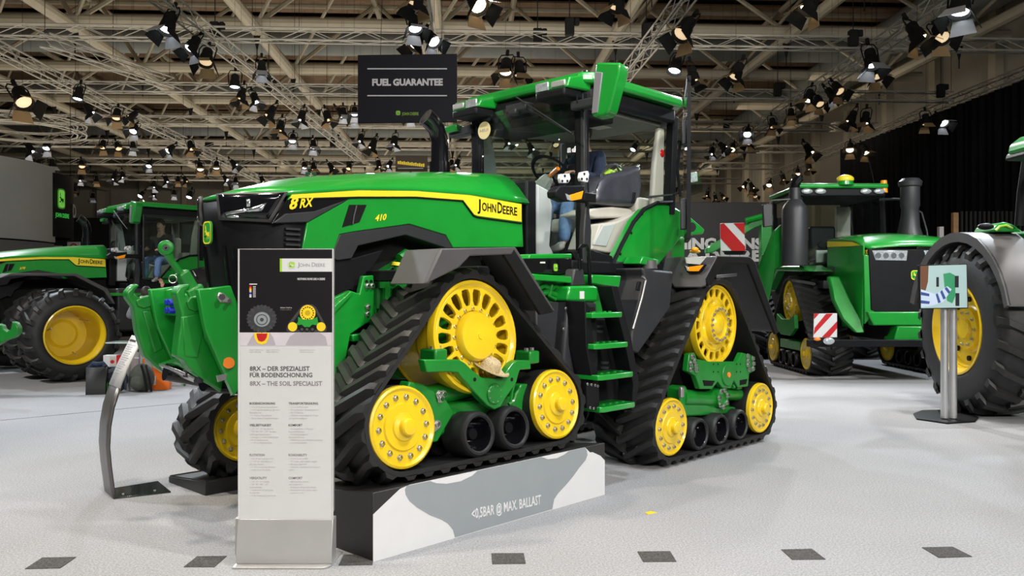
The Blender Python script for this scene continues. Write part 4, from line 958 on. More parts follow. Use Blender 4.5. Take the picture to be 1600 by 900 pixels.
P2('rear_body', MB().box(7.16, 8.3, 4.3, 5.82, 1.5, 2.25), GREEN, bevel=.06)
P2('closed_door_glass', MB().box(5.84, 7.02, 4.63, 4.636, 1.95, 3.26), GLASS_D)
P2('door_frame', MB().tube([(5.84,4.61,1.95),(7.0,4.61,1.95),(7.02,4.61,3.26),(5.84,4.61,3.26),(5.84,4.61,1.95)], .022, 6), DARKPL)
P2('yellow_sun_blind', MB().box(7.3, 8.0, 4.6, 4.9, 2.30, 2.42), STRIPE, bevel=.02)

# ================================================================ BIG TRACKED TRACTOR AT THE RIGHT
Y0 = 16.0
T3 = thing('articulated_tracked_tractor', 'green tractor facing forward on tall tracks, with two thick dark stacks', 'tractor', (7.07, Y0, 0), R(90), frame=(Y0, -7.07, 0))
P3 = lambda name, mb, m, **k: part(name, mb, m, T3, **k)
q = lambda X, Y, z: Vector((Y, -X, z))
def q3(px, py, Y): p = py_(px, py, Y); return q(p.x, p.y, p.z)
OFF3 = (Y0, -7.07, 0)
for Yc in (16.6, 20.6):
    track_unit(T3, Yc, -5.50, 0, 0, .76, (0,1.37,.42), [(1.0,.40,.30),(-1.0,.40,.30)], [(-.33,.24,.155),(.05,.24,.155),(.42,.24,.155)], -1, 'rear', OFF3, detail=False, pitch=.16, joined=True)
    track_unit(T3, Yc, -8.64, 0, 0, .76, (0,1.37,.42), [(1.0,.40,.30),(-1.0,.40,.30)], [(-.33,.24,.155),(.05,.24,.155),(.42,.24,.155)], 1, 'rear', OFF3, detail=False, pitch=.16, joined=True)
for X in (5.44, 8.62):
    P3('track_frame', MB().ext([q(X,16.05,1.12),q(X,16.35,1.02),q(X,16.8,1.02),q(X,17.1,1.12),q(X,17.15,.86),q(X,16.85,.70),q(X,16.3,.70),q(X,16.02,.86)], (0,-.08,0)), GREEN_CAST, bevel=.01)
    P3('track_beam', MB().ext([q(X+.1,16.0,.6),q(X+.1,17.2,.6),q(X+.1,17.2,.42),q(X+.1,16.0,.42)], (0,-.3,0)), GREEN_CAST, bevel=.02)
# bonnet
rows = []
for Y, zc, ze, hw in ((14.50,2.37,2.32,.80),(14.62,2.47,2.38,.88),(15.0,2.58,2.48,.90),(15.6,2.65,2.55,.90),(16.3,2.68,2.57,.88)):
    rows.append([q(7.07+u*hw, Y + (.10*abs(u)**3 if Y < 14.7 else 0), ze+(zc-ze)*(1-abs(u)**2.4)) for u in (-1,-.9,-.7,-.4,0,.4,.7,.9,1)])
P3('bonnet', MB().grid(rows), GREEN, solid=.03, angle=50)
for X, sg in ((6.18, 1), (7.96, -1)):
    P3('side_panel', MB().ext([q(X,14.64,2.38),q(X,15.0,2.48),q(X,15.6,2.55),q(X,16.3,2.57),q(X,16.35,1.75),q(X,16.1,1.70),q(X,15.75,1.35),q(X,15.6,.92),q(X,14.7,.85)], (0,-.03*sg,0)), GREEN, bevel=.01)
    P3('yellow_stripe', MB().ext([q(X-.012*sg,14.75,2.39),q(X-.012*sg,15.1,2.47),q(X-.012*sg,16.28,2.55),q(X-.012*sg,16.28,2.44),q(X-.012*sg,15.2,2.40)], (0,-.01*sg,0)), STRIPE)
P3('grille', MB().ext([q(6.24,14.56,2.32),q(7.90,14.56,2.32),q(7.86,14.56,1.25),q(7.75,14.56,1.20),q(6.36,14.56,1.20),q(6.28,14.56,1.25)], (.1,0,0)), BLACKPL, bevel=.02)
for x0, x1 in ((6.30,6.92),(7.20,7.84)):
    hb = P3('headlamp', MB().ext([q(x0,14.545,2.29),q(x1,14.545,2.29),q(x1-.02,14.545,2.11),q(x0+.06,14.545,2.12)], (.04,0,0)), LENS, bevel=.01)
    for k in range(4): part('reflector', MB().lathe([(.001,.012),(.05,.012),(.055,.0)], q(x0+.10+k*.135,14.545,2.20), (-1,0,0), 16), REFLECT, hb)
emblem(T3, q(7.06,14.555,1.86), (0,-1,0), (0,0,1), .17, .17, GRNPR, STRIPE, depth=.01)
P3('corner_panel', MB().ext([q(6.17,14.60,2.22),q(6.30,14.56,2.2),q(6.34,14.56,1.22),q(6.20,14.60,1.0)], (.10,0,0)).ext([q(7.97,14.60,2.22),q(7.86,14.56,2.2),q(7.82,14.56,1.22),q(7.94,14.60,1.0)], (.10,0,0)), GREEN, bevel=.01)
P3('front_apron', MB().ext([q(6.2,14.5,1.22),q(7.95,14.5,1.22),q(7.95,14.5,.98),q(6.3,14.5,.98)], (.2,0,0)).ext([q(6.7,14.44,.97),q(7.9,14.44,.97),q(7.9,14.44,.72),q(6.62,14.44,.72)], (.4,0,0)), GREEN, bevel=.02)
P3('front_bar', MB().ext([q(5.1,14.30,.74),q(9.0,14.30,.74),q(9.0,14.30,.62),q(5.1,14.30,.62)], (.12,0,0)), BLACKPL, bevel=.01)
w3 = P3('warning_board', MB().ext([q3(1272,490,14.25), q3(1308,489.5,14.25), q3(1308,527,14.25), q3(1271,527.5,14.25)], (.015,0,0)), WHITE, bevel=.003)
for qq in ([(1273,512),(1291,490),(1302,490),(1271.5,523)], [(1272,490),(1280,490),(1272,499)], [(1284,527),(1308,502),(1308,513),(1296,527)]):
    part('red_stripe', MB().ext([q3(x,y,14.245) for x, y in qq], (.003,0,0)), REDPR, w3)
P3('bar_lamp', MB().ball(q3(1295,533,14.22), .10, (.4,1,.62)), LENS); P3('bar_reflector', MB().ball(q3(1277,530,14.24), .06, (.4,1,.5)), ORANGE)
text('9420RX', STRIPE, T3, q(6.225,14.9,2.22) + Vector((0,.01,0)), (-1,0,0), (0,0,1), .09, width=.36, bold=.01)
# cab
cx = 6.58
def cabpost(Xa, Ya, Xb, Yb, m=BLACKPL, r=.055): P3('cab_post', MB().tube([q(Xa,Ya,1.9), q(Xb,Yb,3.52)], r, 6), m)
for X in (cx-.82, cx+.82): cabpost(X, 16.5, X, 16.65); cabpost(X, 18.2, X, 18.2)
P3('windscreen', MB().ext([q(cx-.80,16.52,2.1),q(cx+.80,16.52,2.1),q(cx+.78,16.65,3.5),q(cx-.78,16.65,3.5)], (.006,0,0)), GLASS)
P3('side_window', MB().ext([q(cx-.83,16.55,2.1),q(cx-.83,18.15,2.1),q(cx-.83,18.15,3.5),q(cx-.83,16.68,3.5)], (0,.006,0)), GLASS_D)
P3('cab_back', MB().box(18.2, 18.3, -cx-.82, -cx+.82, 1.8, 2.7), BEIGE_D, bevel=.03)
P3('cab_roof', MB().ext([q(cx-.90,16.5,3.62),q(cx+.90,16.5,3.62),q(cx+.92,18.35,3.58),q(cx-.92,18.35,3.58)], (0,0,.10)), GREEN, bevel=.04, seg=3)
P3('roof_base', MB().ext([q(cx-.86,16.55,3.46),q(cx+.86,16.55,3.46),q(cx+.86,18.3,3.46),q(cx-.86,18.3,3.46)], (0,0,.17)), BLACKPL, bevel=.03)
P3('cab_base', MB().ext([q(cx-.80,16.45,1.5),q(cx+.80,16.45,1.5),q(cx+.80,18.3,1.5),q(cx-.80,18.3,1.5)], (0,0,.55)), BLACKPL, bevel=.03)
for dx in (-.72,-.45,.45,.72): P3('roof_lamp', MB().ball(q(cx+dx,16.53,3.56), .075, (.5,1.5,.75)), LENS)
P3('antenna_dome', MB().ball(q(cx+.05,16.55,3.80), .17, (.8,1,.55)), STRIPE); P3('dome_foot', MB().cyl(q(cx+.05,16.55,3.68), q(cx+.05,16.55,3.76), .16, .15, 18), GREEN)
P3('beacon', MB().cyl(q3(1381,301,16.6), q3(1381,282,16.6), .075, .06, 14), AMBER); P3('beacon_stalk', MB().tube([q3(1372,308,16.6), q3(1379,306,16.6), q3(1380,300,16.6)], .02, 6), BLACKPL)
P3('whip_aerial', MB().tube([q3(1368,297,16.7), q3(1362,268,16.7), q3(1356,245,16.7)], .006, 5), BLACKPL)
P3('seat', MB().box(17.2, 17.7, -cx-.28, -cx+.28, 2.0, 2.2).box(17.6, 17.75, -cx-.28, -cx+.28, 2.2, 2.95), BLACKPL, bevel=.06)
P3('steering_wheel', MB().lathe([(.19,-.015),(.21,0),(.19,.015),(.17,0)], q(cx-.15,16.95,2.5), (-.5,0,.8), 24, ring=True).tube([q(cx-.15,16.7,2.0), q(cx-.15,16.95,2.48)], .05, 8), BLACKPL)
P3('control_screen', MB().box(16.75, 16.8, -cx+.2, -cx+.45, 2.15, 2.4), GREYTRIM, bevel=.01)
P3('seat_pillar_trim', MB().box(18.0, 18.15, -cx-.75, -cx-.45, 2.1, 3.4), BEIGE, bevel=.02)
# exhaust and intake stacks
P3('exhaust_shroud', MB().lathe([(.001,0),(.235,0),(.24,.04),(.24,1.08),(.21,1.16),(.11,1.28),(.10,1.5),(.001,1.5)], q(5.47,16.1,2.07), (0,0,1), 24), DARKPL)
P3('exhaust_outlet', MB().tube([q(5.47,16.1,3.5), q(5.47,16.1,3.62), q(5.50,16.08,3.72), q(5.55,16.06,3.78)], [.10,.095,.10,.11], 14), GLOSSBL)
P3('intake_stack', MB().lathe([(.001,0),(.22,0),(.17,.15),(.15,.5),(.17,.55),(.17,.9),(.20,.92),(.21,1.0),(.15,1.06),(.001,1.06)], q3(1422,368,15.5), (0,0,1), 22), DARKPL)
P3('mirror_arm', MB().tube([q3(1374,312,16.5), q3(1400,311,16.3), q3(1412,312,16.2)], .025, 6).tube([q3(1432,328,15.6), q3(1440,332,15.6), q3(1448,360,15.6), q3(1450,374,15.6)], .018, 6).tube([q3(1408,340,16.0), q3(1403,365,16.0)], .014, 6), DARKPL)
P3('mirror', MB().ext([q3(1192,319,16.0), q3(1207,318,16.0), q3(1208,353,16.0), q3(1194,355,16.0)], (.10,0,0)), DARKPL, bevel=.015); P3('mirror_bracket', MB().tube([q3(1203,318,16.0), q3(1206,313,16.0), q3(1234,311,16.0)], .018, 6), CHROME)
P3('fender', MB().ext([q(5.6,15.7,1.95),q(5.6,16.3,2.08),q(5.6,17.4,2.1),q(5.6,18.2,2.45),q(5.6,18.7,2.4),q(5.6,18.9,1.6),q(5.6,18.2,1.6),q(5.6,17.6,2.0),q(5.6,16.4,1.96)], (0,-.5,0)), GREEN, bevel=.03)
P3('fender', MB().ext([q3(1212,360,16.4), q3(1222,350,16.4), q3(1228,352,16.4), q3(1236,412,16.4), q3(1212,420,16.4), q3(1203,470,17.2), q3(1190,475,17.2), q3(1184,425,17.2)], (.15,0,0)), GREEN, bevel=.02)
P3('white_fender_edge', MB().ext([q3(1222,386,16.3), q3(1226,384,16.3), q3(1233,408,16.3), q3(1229,409,16.3)], (.02,0,0)), WHITE)
P3('step_box', MB().ext([q(5.95,15.9,1.78),q(6.25,15.9,1.78),q(6.25,15.9,1.62),q(5.95,15.9,1.62)], (.8,0,0)).ext([q(5.95,15.85,1.98),q(6.25,15.95,2.05),q(6.25,16.6,2.05),q(5.95,16.6,1.98)], (0,0,-.1)), DARKPL, bevel=.02)
P3('front_arm', MB().ext([q3(1295,432,15.2), q3(1312,432,15.2), q3(1330,470,15.0), q3(1345,500,14.8), q3(1352,520,14.6), q3(1338,520,14.6), q3(1318,500,14.9), q3(1303,470,15.1)], (.15,0,0)), GREEN, bevel=.03)
P3('chassis', MB().box(14.7, 22, -7.5, -6.64, .7, 1.6), MATTEBL, bevel=.04)

# ================================================================ WHEELED TRACTOR AT THE RIGHT EDGE
T4 = thing('wheeled_tractor', 'green tractor cut off by the right edge, with one huge black tyre', 'tractor', (6.6, 10.9, 0), R(90), frame=(10.9, -6.6, 0))
P4 = lambda name, mb, m, **k: part(name, mb, m, T4, **k)
WX, WY, WR = 5.74, 10.72, 1.10
ty4 = tyre(T4, 'rear_tyre', (WY-10.9, -WX+6.6, WR), (0,0,math.pi), WR, .58, .72, 22)
r4 = deep_rim(ty4, (0,0,0), None, .58, .72, .16, .30)
hb = link('hub', MB().lathe([(.001,.06),(.12,.06),(.14,.10),(.26,.10),(.28,.15)], YD, (0,1,0), 32).mesh('hub'), YELLOW, ty4)
bolts(ty4, 10, .21, .095, .018, .02)
for k in range(8):
    a = k*math.pi/4; link('rim_opening', MB().cyl((.38*math.cos(a),.135,.38*math.sin(a)), (.38*math.cos(a),.16,.38*math.sin(a)), .035, seg=10).mesh('rim_opening'), MATTEBL, ty4)
pts_o = []; 
for a in range(15, 166, 10): pts_o.append((a, 1.24))
prof = [q(WX-.02, WY - math.cos(R(a))*r_*(.96 if a < 60 else 1), WR + math.sin(R(a))*r_) for a, r_ in pts_o]
prof2 = [q(WX-.02, WY - math.cos(R(a))*(r_-.05), WR + math.sin(R(a))*(r_-.05)) for a, r_ in reversed(pts_o)]
P4('mudguard', MB().ext(prof + prof2, (0,-.80,0)), GREYPL, angle=50)
prof3 = [q(WX-.04, WY - math.cos(R(a))*(r_-.12), WR + math.sin(R(a))*(r_-.12)) for a, r_ in reversed(pts_o)]
P4('mudguard_lip', MB().ext([p + Vector((0,.02,0)) for p in prof] + [p + Vector((0,0,0)) for p in prof3], (0,-.04,0)), GREYPL, angle=50)
P4('cab_side', MB().ext([q(6.30,9.9,2.32),q(6.30,11.6,2.36),q(6.30,11.7,1.5),q(6.30,9.9,1.5)], (0,-.4,0)), GREEN, bevel=.08, seg=3)
P4('cab_post', MB().tube([q3(1592,352,10.2), q3(1596,300,10.2), q3(1605,240,10.2)], .05, 8), BLACKPL)
P4('cab_window', MB().ext([q3(1596,345,10.25), q3(1606,240,10.25), q3(1700,240,10.25), q3(1700,345,10.25)], (.01,0,0)), GLASS_D)
P4('cab_roof', MB().ext([q3(1572,244,9.9), q3(1574,228,9.9), q3(1590,216,9.9), q3(1680,205,9.9), q3(1680,244,9.9)], (-1.6,0,0)), GREEN, bevel=.05, seg=3)
P4('roof_underside', MB().ext([q3(1568,252,9.95), q3(1572,240,9.95), q3(1680,242,9.95), q3(1680,256,9.95)], (-1.5,0,0)), BLACKPL, bevel=.03)
P4('green_hump', MB().ext([q3(1554,362,10.3), q3(1558,352,10.3), q3(1570,346,10.3), q3(1584,350,10.3), q3(1600,362,10.3)], (.5,0,0)), GREEN, bevel=.03)
P4('lime_light_strip', MB().tube([q3(1556,360,10.28), q3(1562,354,10.28), q3(1572,352,10.28), q3(1582,357,10.28)], .015, 6), LIME)
P4('grab_knob', MB().ball(q3(1540,354,10.2), .07, (1,1.4,.6)), BLACKPL)
P4('body', MB().box(10.0, 11.8, -7.9, -7.0, .9, 1.9), GREEN, bevel=.06)

# ================================================================ BITS OF A MACHINE AT THE LEFT EDGE
T5 = thing('front_linkage', 'green lift hook of a machine cut off by the left edge', 'machine', (-7.6, 12.0, 0), 0, frame=(-7.6, 12.0, 0))
p5 = lambda x, y, d=12.0: py_(x, y, d)
part('lift_hook', MB().ext([p5(-40,520), p5(-4,506), p5(2,508), p5(4,514), p5(10,518), p5(16,515), p5(18,507), p5(18,502), p5(24,504), p5(28,512), p5(28,521), p5(22,527), p5(8,532), p5(-40,560)], (0,.12,0)), GREEN_CAST, T5, bevel=.015, seg=3)
part('lift_arm', MB().ext([p5(-90,500), p5(-40,520), p5(-40,560), p5(-90,640)], (0,.12,0)), GREEN_CAST, T5, bevel=.015)
t5 = tyre(T5, 'front_tyre', (-.87, -.3, .62), (0,0,R(60)), .62, .36, .5, 18); deep_rim(t5, (0,0,0), None, .36, .5, .2, .2)
part('linkage_post', MB().box(-8.6, -8.45, 11.9, 12.2, 0, 1.2), GREEN_CAST, T5, bevel=.02)
# ================================================================ THE HALL
fl = struct('floor', MB().add([hall(-60,-8,0), hall(60,-8,0), hall(60,85,0), hall(-60,85,0)], [(0,1,2,3)]), CARPET)
# dark carpet squares let into the pale carpet
for q_ in ([(39,889.5),(94,888.3),(119,871),(66,872)], [(287,886.5),(335,886.5),(354,869.5),(308,870)], [(529,884),(582,883),(584,866.5),(537,867.5)],
           [(769.3,881.8),(821.5,881.2),(818.3,865),(767.8,865.3)], [(1005,878.5),(1057,878),(1047,862),(996,862.5)], [(1238,875),(1290,874.5),(1268.5,858.2),(1220.5,859.3)], [(1467,872),(1519,870.3),(1488.5,855),(1440.5,856)]):
    struct('carpet_tile', MB().ext([pz(x,y,0) + Vector((0,0,-.002)) for x, y in q_], (0,0,.006)), CARPET_D, fl)
g = MB()
for (x0,y0),(x1,y1) in [((0,657),(285,630))]:
    a = pz(x0,y0,0); b = pz(x1,y1,0); d = (b-a).normalized(); s_ = Vector((-d.y,d.x,0))*.012
    a -= d*3; b += d*4
    g.ext([a-s_, b-s_, b+s_, a+s_], (0,0,.003))
struct('carpet_seam', g, mat('seam_grey', (.20,.20,.20), .9), fl)  # darker grey strip along the seam line
struct('yellow_tape', MB().ext([pz(1008,801,0), pz(1016,799,0), pz(1027,801,0), pz(1012,804,0)], (0,0,.003)), STRIPE, fl)
CZ = 15.0
ce = struct('ceiling', MB().ext([hall(-60,-8,CZ), hall(26,-8,CZ), hall(26,80,CZ), hall(-60,80,CZ)], (0,0,.2)), mat('roof_void', (.055,.046,.038), .9))
for k in range(26):                                         # brown boards hung below the roof skin
    y = 8 + k*2.7
    struct('roof_panel', MB().ext([hall(-50,y,CZ-.35), hall(21.5,y,CZ-.35), hall(21.5,y+1.9,CZ-.35), hall(-50,y+1.9,CZ-.35)], (0,0,.08)), ROOFPAN, ce)
LX = [-37.5,-31.5,-25.5,-19.5,-13.2,-7.2,-1.1,5.0,11.0,17.2]       # long girders of the space frame
CYS = [17.0+5.75*k for k in range(11)]
ZB, ZT = 10.6, 14.2
mb_ = {}
for X in LX:
    struct('long_girder', MB().tube([hall(X,4,ZB-.25), hall(X,78,ZB-.25)], .20, 10), CREAM, ce)
    struct('top_chord', MB().tube([hall(X+3,4,ZT), hall(X+3,78,ZT)], .13, 8), CREAM, ce)
for y in CYS:
    struct('cross_pipe', MB().tube([hall(-44,y,ZB), hall(19,y,ZB)], .21, 10), CREAM, ce)
    struct('top_pipe', MB().tube([hall(-44,y+2.8,ZT-.1), hall(20,y+2.8,ZT-.1)], .12, 8), CREAM, ce)
    for X in LX:
        if y/abs(X+.1) < .9: continue
        struct('roof_strut', MB().tube([hall(X,y,ZB), hall(X+3,y+2.8,ZT)], .085, 6), CREAM, ce)
        struct('roof_strut', MB().tube([hall(X,y,ZB), hall(X-3,y+2.8,ZT)], .085, 6), CREAM, ce)
        struct('roof_strut', MB().tube([hall(X,y,ZB), hall(X+3,y-2.8,ZT)], .07, 6), CREAM, ce)
        struct('hanger', MB().tube([hall(X,y,ZB-.2), hall(X,y,ZB-1.2)], .02, 4).cyl(hall(X,y,ZB-.9), hall(X,y,ZB-.35), .02, .14, 6), MATTEBL, ce)
for y in (19.6, 27.6, 36.5, 46, 56, 66):
    struct('air_duct', MB().tube([hall(-44,y,12.3), hall(17,y,12.3)], .52, 16), DUCT, ce)
struct('air_duct', MB().tube([hall(18.6,14,12.6), hall(18.6,75,12.6)], .95, 18), DUCT, ce)
for X, y in ((-13,18),(-10.5,18.5),(-2.8,18.3),(12.2,19)):
    struct('downlight', MB().cyl(hall(X,y,11.6), hall(X,y,10.9), .3, .34, 16), DUCT, ce)
# walls
wb_ = struct('wall_back', MB().box(-60, 26, 0, .3, 0, CZ), WALLPAN); wb_.location = hall(0, 74, 0); wb_.rotation_euler = (0,0,HY)
for k in range(20):
    x = -50 + k*3.6
    o = struct('wall_column', MB().box(x-.22, x+.22, -.5, 0, 0, CZ-.5), CREAM, wb_)
for k in range(20):
    x = -48 + k*3.6
    o = struct('wall_panel', MB().box(x-1.2, x+1.2, -.12, 0, 7.6, 10.4), mat('pale_wall_panel', (.36,.33,.27), .7, var=.08, scale=1), wb_)
wr = struct('wall_right', MB().box(0, .3, -8, 75, 0, CZ), WALLPAN); wr.location = hall(21.5, 0, 0); wr.rotation_euler = (0,0,HY)
for k in range(12):
    y = 24 + k*4.4
    struct('wall_column', MB().box(-.35, 0, y-.25, y+.25, 0, CZ), CREAM, wr)
    struct('wall_joint', MB().box(-.04, 0, y+.3, y+.75, 0, CZ), MATTEBL, wr)
# dark stands at the far end
struct('trim_1', MB().box(-45, 20, 0, .4, 0, 6.1), BLACKWALL).location = hall(0, 52, 0)
# black molton curtain on the right, in folds
rows = []
for z in (0, 3, 6, 7.9):
    r = []
    for k in range(241):
        y = 12 + 24.6*k/240; r.append(hall(16.6 + .07*math.sin(k*1.57) + .03*math.sin(k*.61), y, z))
    rows.append(r)
cu_ = thing('stage_curtain', 'tall black curtain in folds hanging along the right side of the hall', 'curtain', hall(16.6, 24, 0), 0, frame=tuple(hall(16.6,24,0)))
part('curtain_cloth', MB().grid(rows), CURTAIN, cu_, solid=.01, angle=60)
rows = []
for z in (0, 3, 6, 7.9):
    rows.append([hall(16.6 + (k/80)*4.9, 36.6 + .07*math.sin(k*1.57), z) for k in range(81)])
part('curtain_return', MB().grid(rows), CURTAIN, cu_, solid=.01, angle=60)
# ---------------------------------------------------------------- lighting trusses
def truss(pts, label, w_=.30, bay=.55, group=None):
    """three or four chord lattice girder along a straight or bent line"""
    a = Vector(pts[0])
    o = thing('lighting_truss', label, 'truss', a, 0, frame=tuple(a), group=group)
    ch = [(-w_/2, 0), (w_/2, 0), (-w_/2, w_), (w_/2, w_)]
    rails = [[] for _ in ch]; lat = MB()
    dense = [Vector(pts[0])]
    for p, q_ in zip(pts, pts[1:]):
        p = Vector(p); q_ = Vector(q_); n = max(1, round((q_-p).length/bay))
        for k in range(1, n+1): dense.append(p + (q_-p)*k/n)
    for i, p in enumerate(dense):
        d = (dense[min(i+1, len(dense)-1)] - dense[max(i-1, 0)]).normalized(); side = Vector((-d.y, d.x, 0)).normalized()
        for k, (u, v) in enumerate(ch): rails[k].append(p + side*u + Vector((0,0,v)))
    for k in range(4): part('chord', MB().tube(rails[k], .026, 5), TRUSSM, o)
    for i in range(len(dense)-1):
        for (m, n) in ((0,1),(2,3),(0,2),(1,3)):
            a_, b_ = (m, n) if i % 2 else (n, m)
            p, q_ = rails[a_][i], rails[b_][i+1]; d = (q_-p).normalized(); e = d.orthogonal().normalized()*.013; f = d.cross(e)
            lat.add([p+e, p-e*.5+f*.87, p-e*.5-f*.87, q_+e, q_-e*.5+f*.87, q_-e*.5-f*.87], [(0,1,4,3),(1,2,5,4),(2,0,3,5)])
    hg = MB()
    for p in (dense[0], dense[len(dense)//2], dense[-1]): hg.tube([p + Vector((0,0,w_)), Vector((p.x, p.y, CZ-.3))], .008, 4)
    part('hanger_cable', hg, MATTEBL, o)
    ob = link('lattice', lat.mesh('lattice', tuple(pts[0]), merge=False), TRUSSM, o, kind='stuff')
    return o
TZ = 7.55
def tp(px, py, z=TZ): v = pz(px, py, z); v.z = z; return v
truss([tp(205,-30), tp(330,68), tp(430,145), tp(560,250)], 'aluminium lighting truss slanting down from the top left towards the long bonnet')
truss([tp(-40,67), tp(168,171), tp(294,230), tp(420,292)], 'aluminium lighting truss low at the left, above the round black banner')
truss([tp(70,72), tp(265,138)], 'short aluminium truss at the upper left that ends in mid air')
truss([tp(654,-15), tp(664,40), tp(674,95), tp(690,190)], 'aluminium truss dropping from the top edge just behind the hanging sign')
truss([tp(1095,-25), tp(1040,48), tp(985,115), tp(930,190)], 'aluminium truss slanting down from the top edge behind the raised mirror')
truss([tp(1510,-15), tp(1355,95), tp(1235,172), tp(1110,250)], 'long aluminium truss slanting down from the upper right corner')
truss([tp(1610,118,8.0), tp(1450,180,8.0), tp(1345,224,8.0), tp(1200,280,8.0)], 'aluminium truss along the top of the black curtain')
for y_, nm in ((21.5, 'nearest'), (27.3, 'second'), (32.5, 'third'), (37.8, 'fourth'), (43, 'fifth'), (49, 'farthest')):
    truss([hall(-28,y_,TZ+.4), hall(16.2,y_,TZ+.4)], nm + ' of the aluminium trusses that run straight across the hall', bay=.7)
c0 = tp(25,205,7.2)
truss([c0 + Vector((2.1*math.cos(R(a)), 2.1*math.sin(R(a)), 0)) for a in range(0, 361, 20)], 'round aluminium truss hanging at the upper left edge', bay=.5)
# ---------------------------------------------------------------- lamps on the trusses
def make_spot(glow, lit_flap, doors):
    o = thing('stage_spotlight', 'x', 'spotlight')
    link('lamp_body', MB().lathe([(.001,-.20),(.07,-.20),(.085,-.17),(.085,-.08),(.10,-.06),(.115,.05),(.125,.10),(.118,.10),(.105,.06)], YD, (0,0,-1), 14).mesh('lamp_body'), MATTEBL, o)
    link('lens', MB().lathe([(.001,.060),(.06,.064),(.098,.058),(.10,.04)], YD, (0,0,-1), 14).mesh('lens'), glow, o)
    link('yoke', MB().tube([(-.125,0,0),(-.14,0,.22),(-.1,0,.30),(.1,0,.30),(.14,0,.22),(.125,0,0)], .012, 5).cyl((0,0,.30),(0,0,.40),.03,.03,8).mesh('yoke'), MATTEBL, o)
    if doors:
        for k in range(4):
            a = k*math.pi/2; d = Vector((math.cos(a), math.sin(a), 0)); t = Vector((-d.y, d.x, 0))
            b = [d*.12 + t*.10, d*.12 - t*.10, d*.20 - t*.14, d*.20 + t*.14]
            z = [-.10, -.10, -.24, -.24]
            link('barn_door', MB().ext([p + Vector((0,0,h)) for p, h in zip(b, z)], d*.006 + Vector((0,0,.004))).mesh('barn_door'), lit_flap if k % 2 else MATTEBL, o)
    return o
PRO = {'w': make_spot(LAMPW, BARNLIT_WHITE, True), 'v': make_spot(LAMPW, MATTEBL, False), 'o': make_spot(LAMPO, BARNLIT_WARM, True), 'd': make_spot(LAMPD, BARNLIT_WARM, True)}
used = set()
WHERE = [(240, 'upper left'), (560, 'left of the hanging sign'), (760, 'near the hanging sign'), (1080, 'above the big cab'), (1330, 'right of the big cab'), (1700, 'beside the black curtain')]
SPOTS = []
def spot(px, py, k, size=1.0, z=7.2, tilt=None):
    loc = pz(px, py, z)
    src = PRO[k]
    if k in used: o = dup(src)
    else: o = src; used.add(k)
    o.location = loc; o.scale = (size,)*3
    o.rotation_euler = (R(random.uniform(12, 46)), 0, math.atan2(loc.x, -loc.y) + random.uniform(-1.1, 1.1))
    SPOTS.append((o, px, py, k)); return o
    what = {'w': 'black spotlight with a bright white lens', 'v': 'small black spotlight without flaps, lit white', 'o': 'black spotlight with glowing warm lens and flaps', 'd': 'black spotlight with a dim amber lens'}[k]
    wh = next(n for x, n in WHERE if px < x); row = 'high' if py < 105 else ('in the middle rows' if py < 215 else 'in the far low rows')
    lab = f'{what}, {row} {wh}'
    tag(o, lab, 'spotlight', lab)
    return o
WIRE = MB().tube([(0,0,.1),(0,0,7.55)], .003, 4).mesh('suspension_wire')
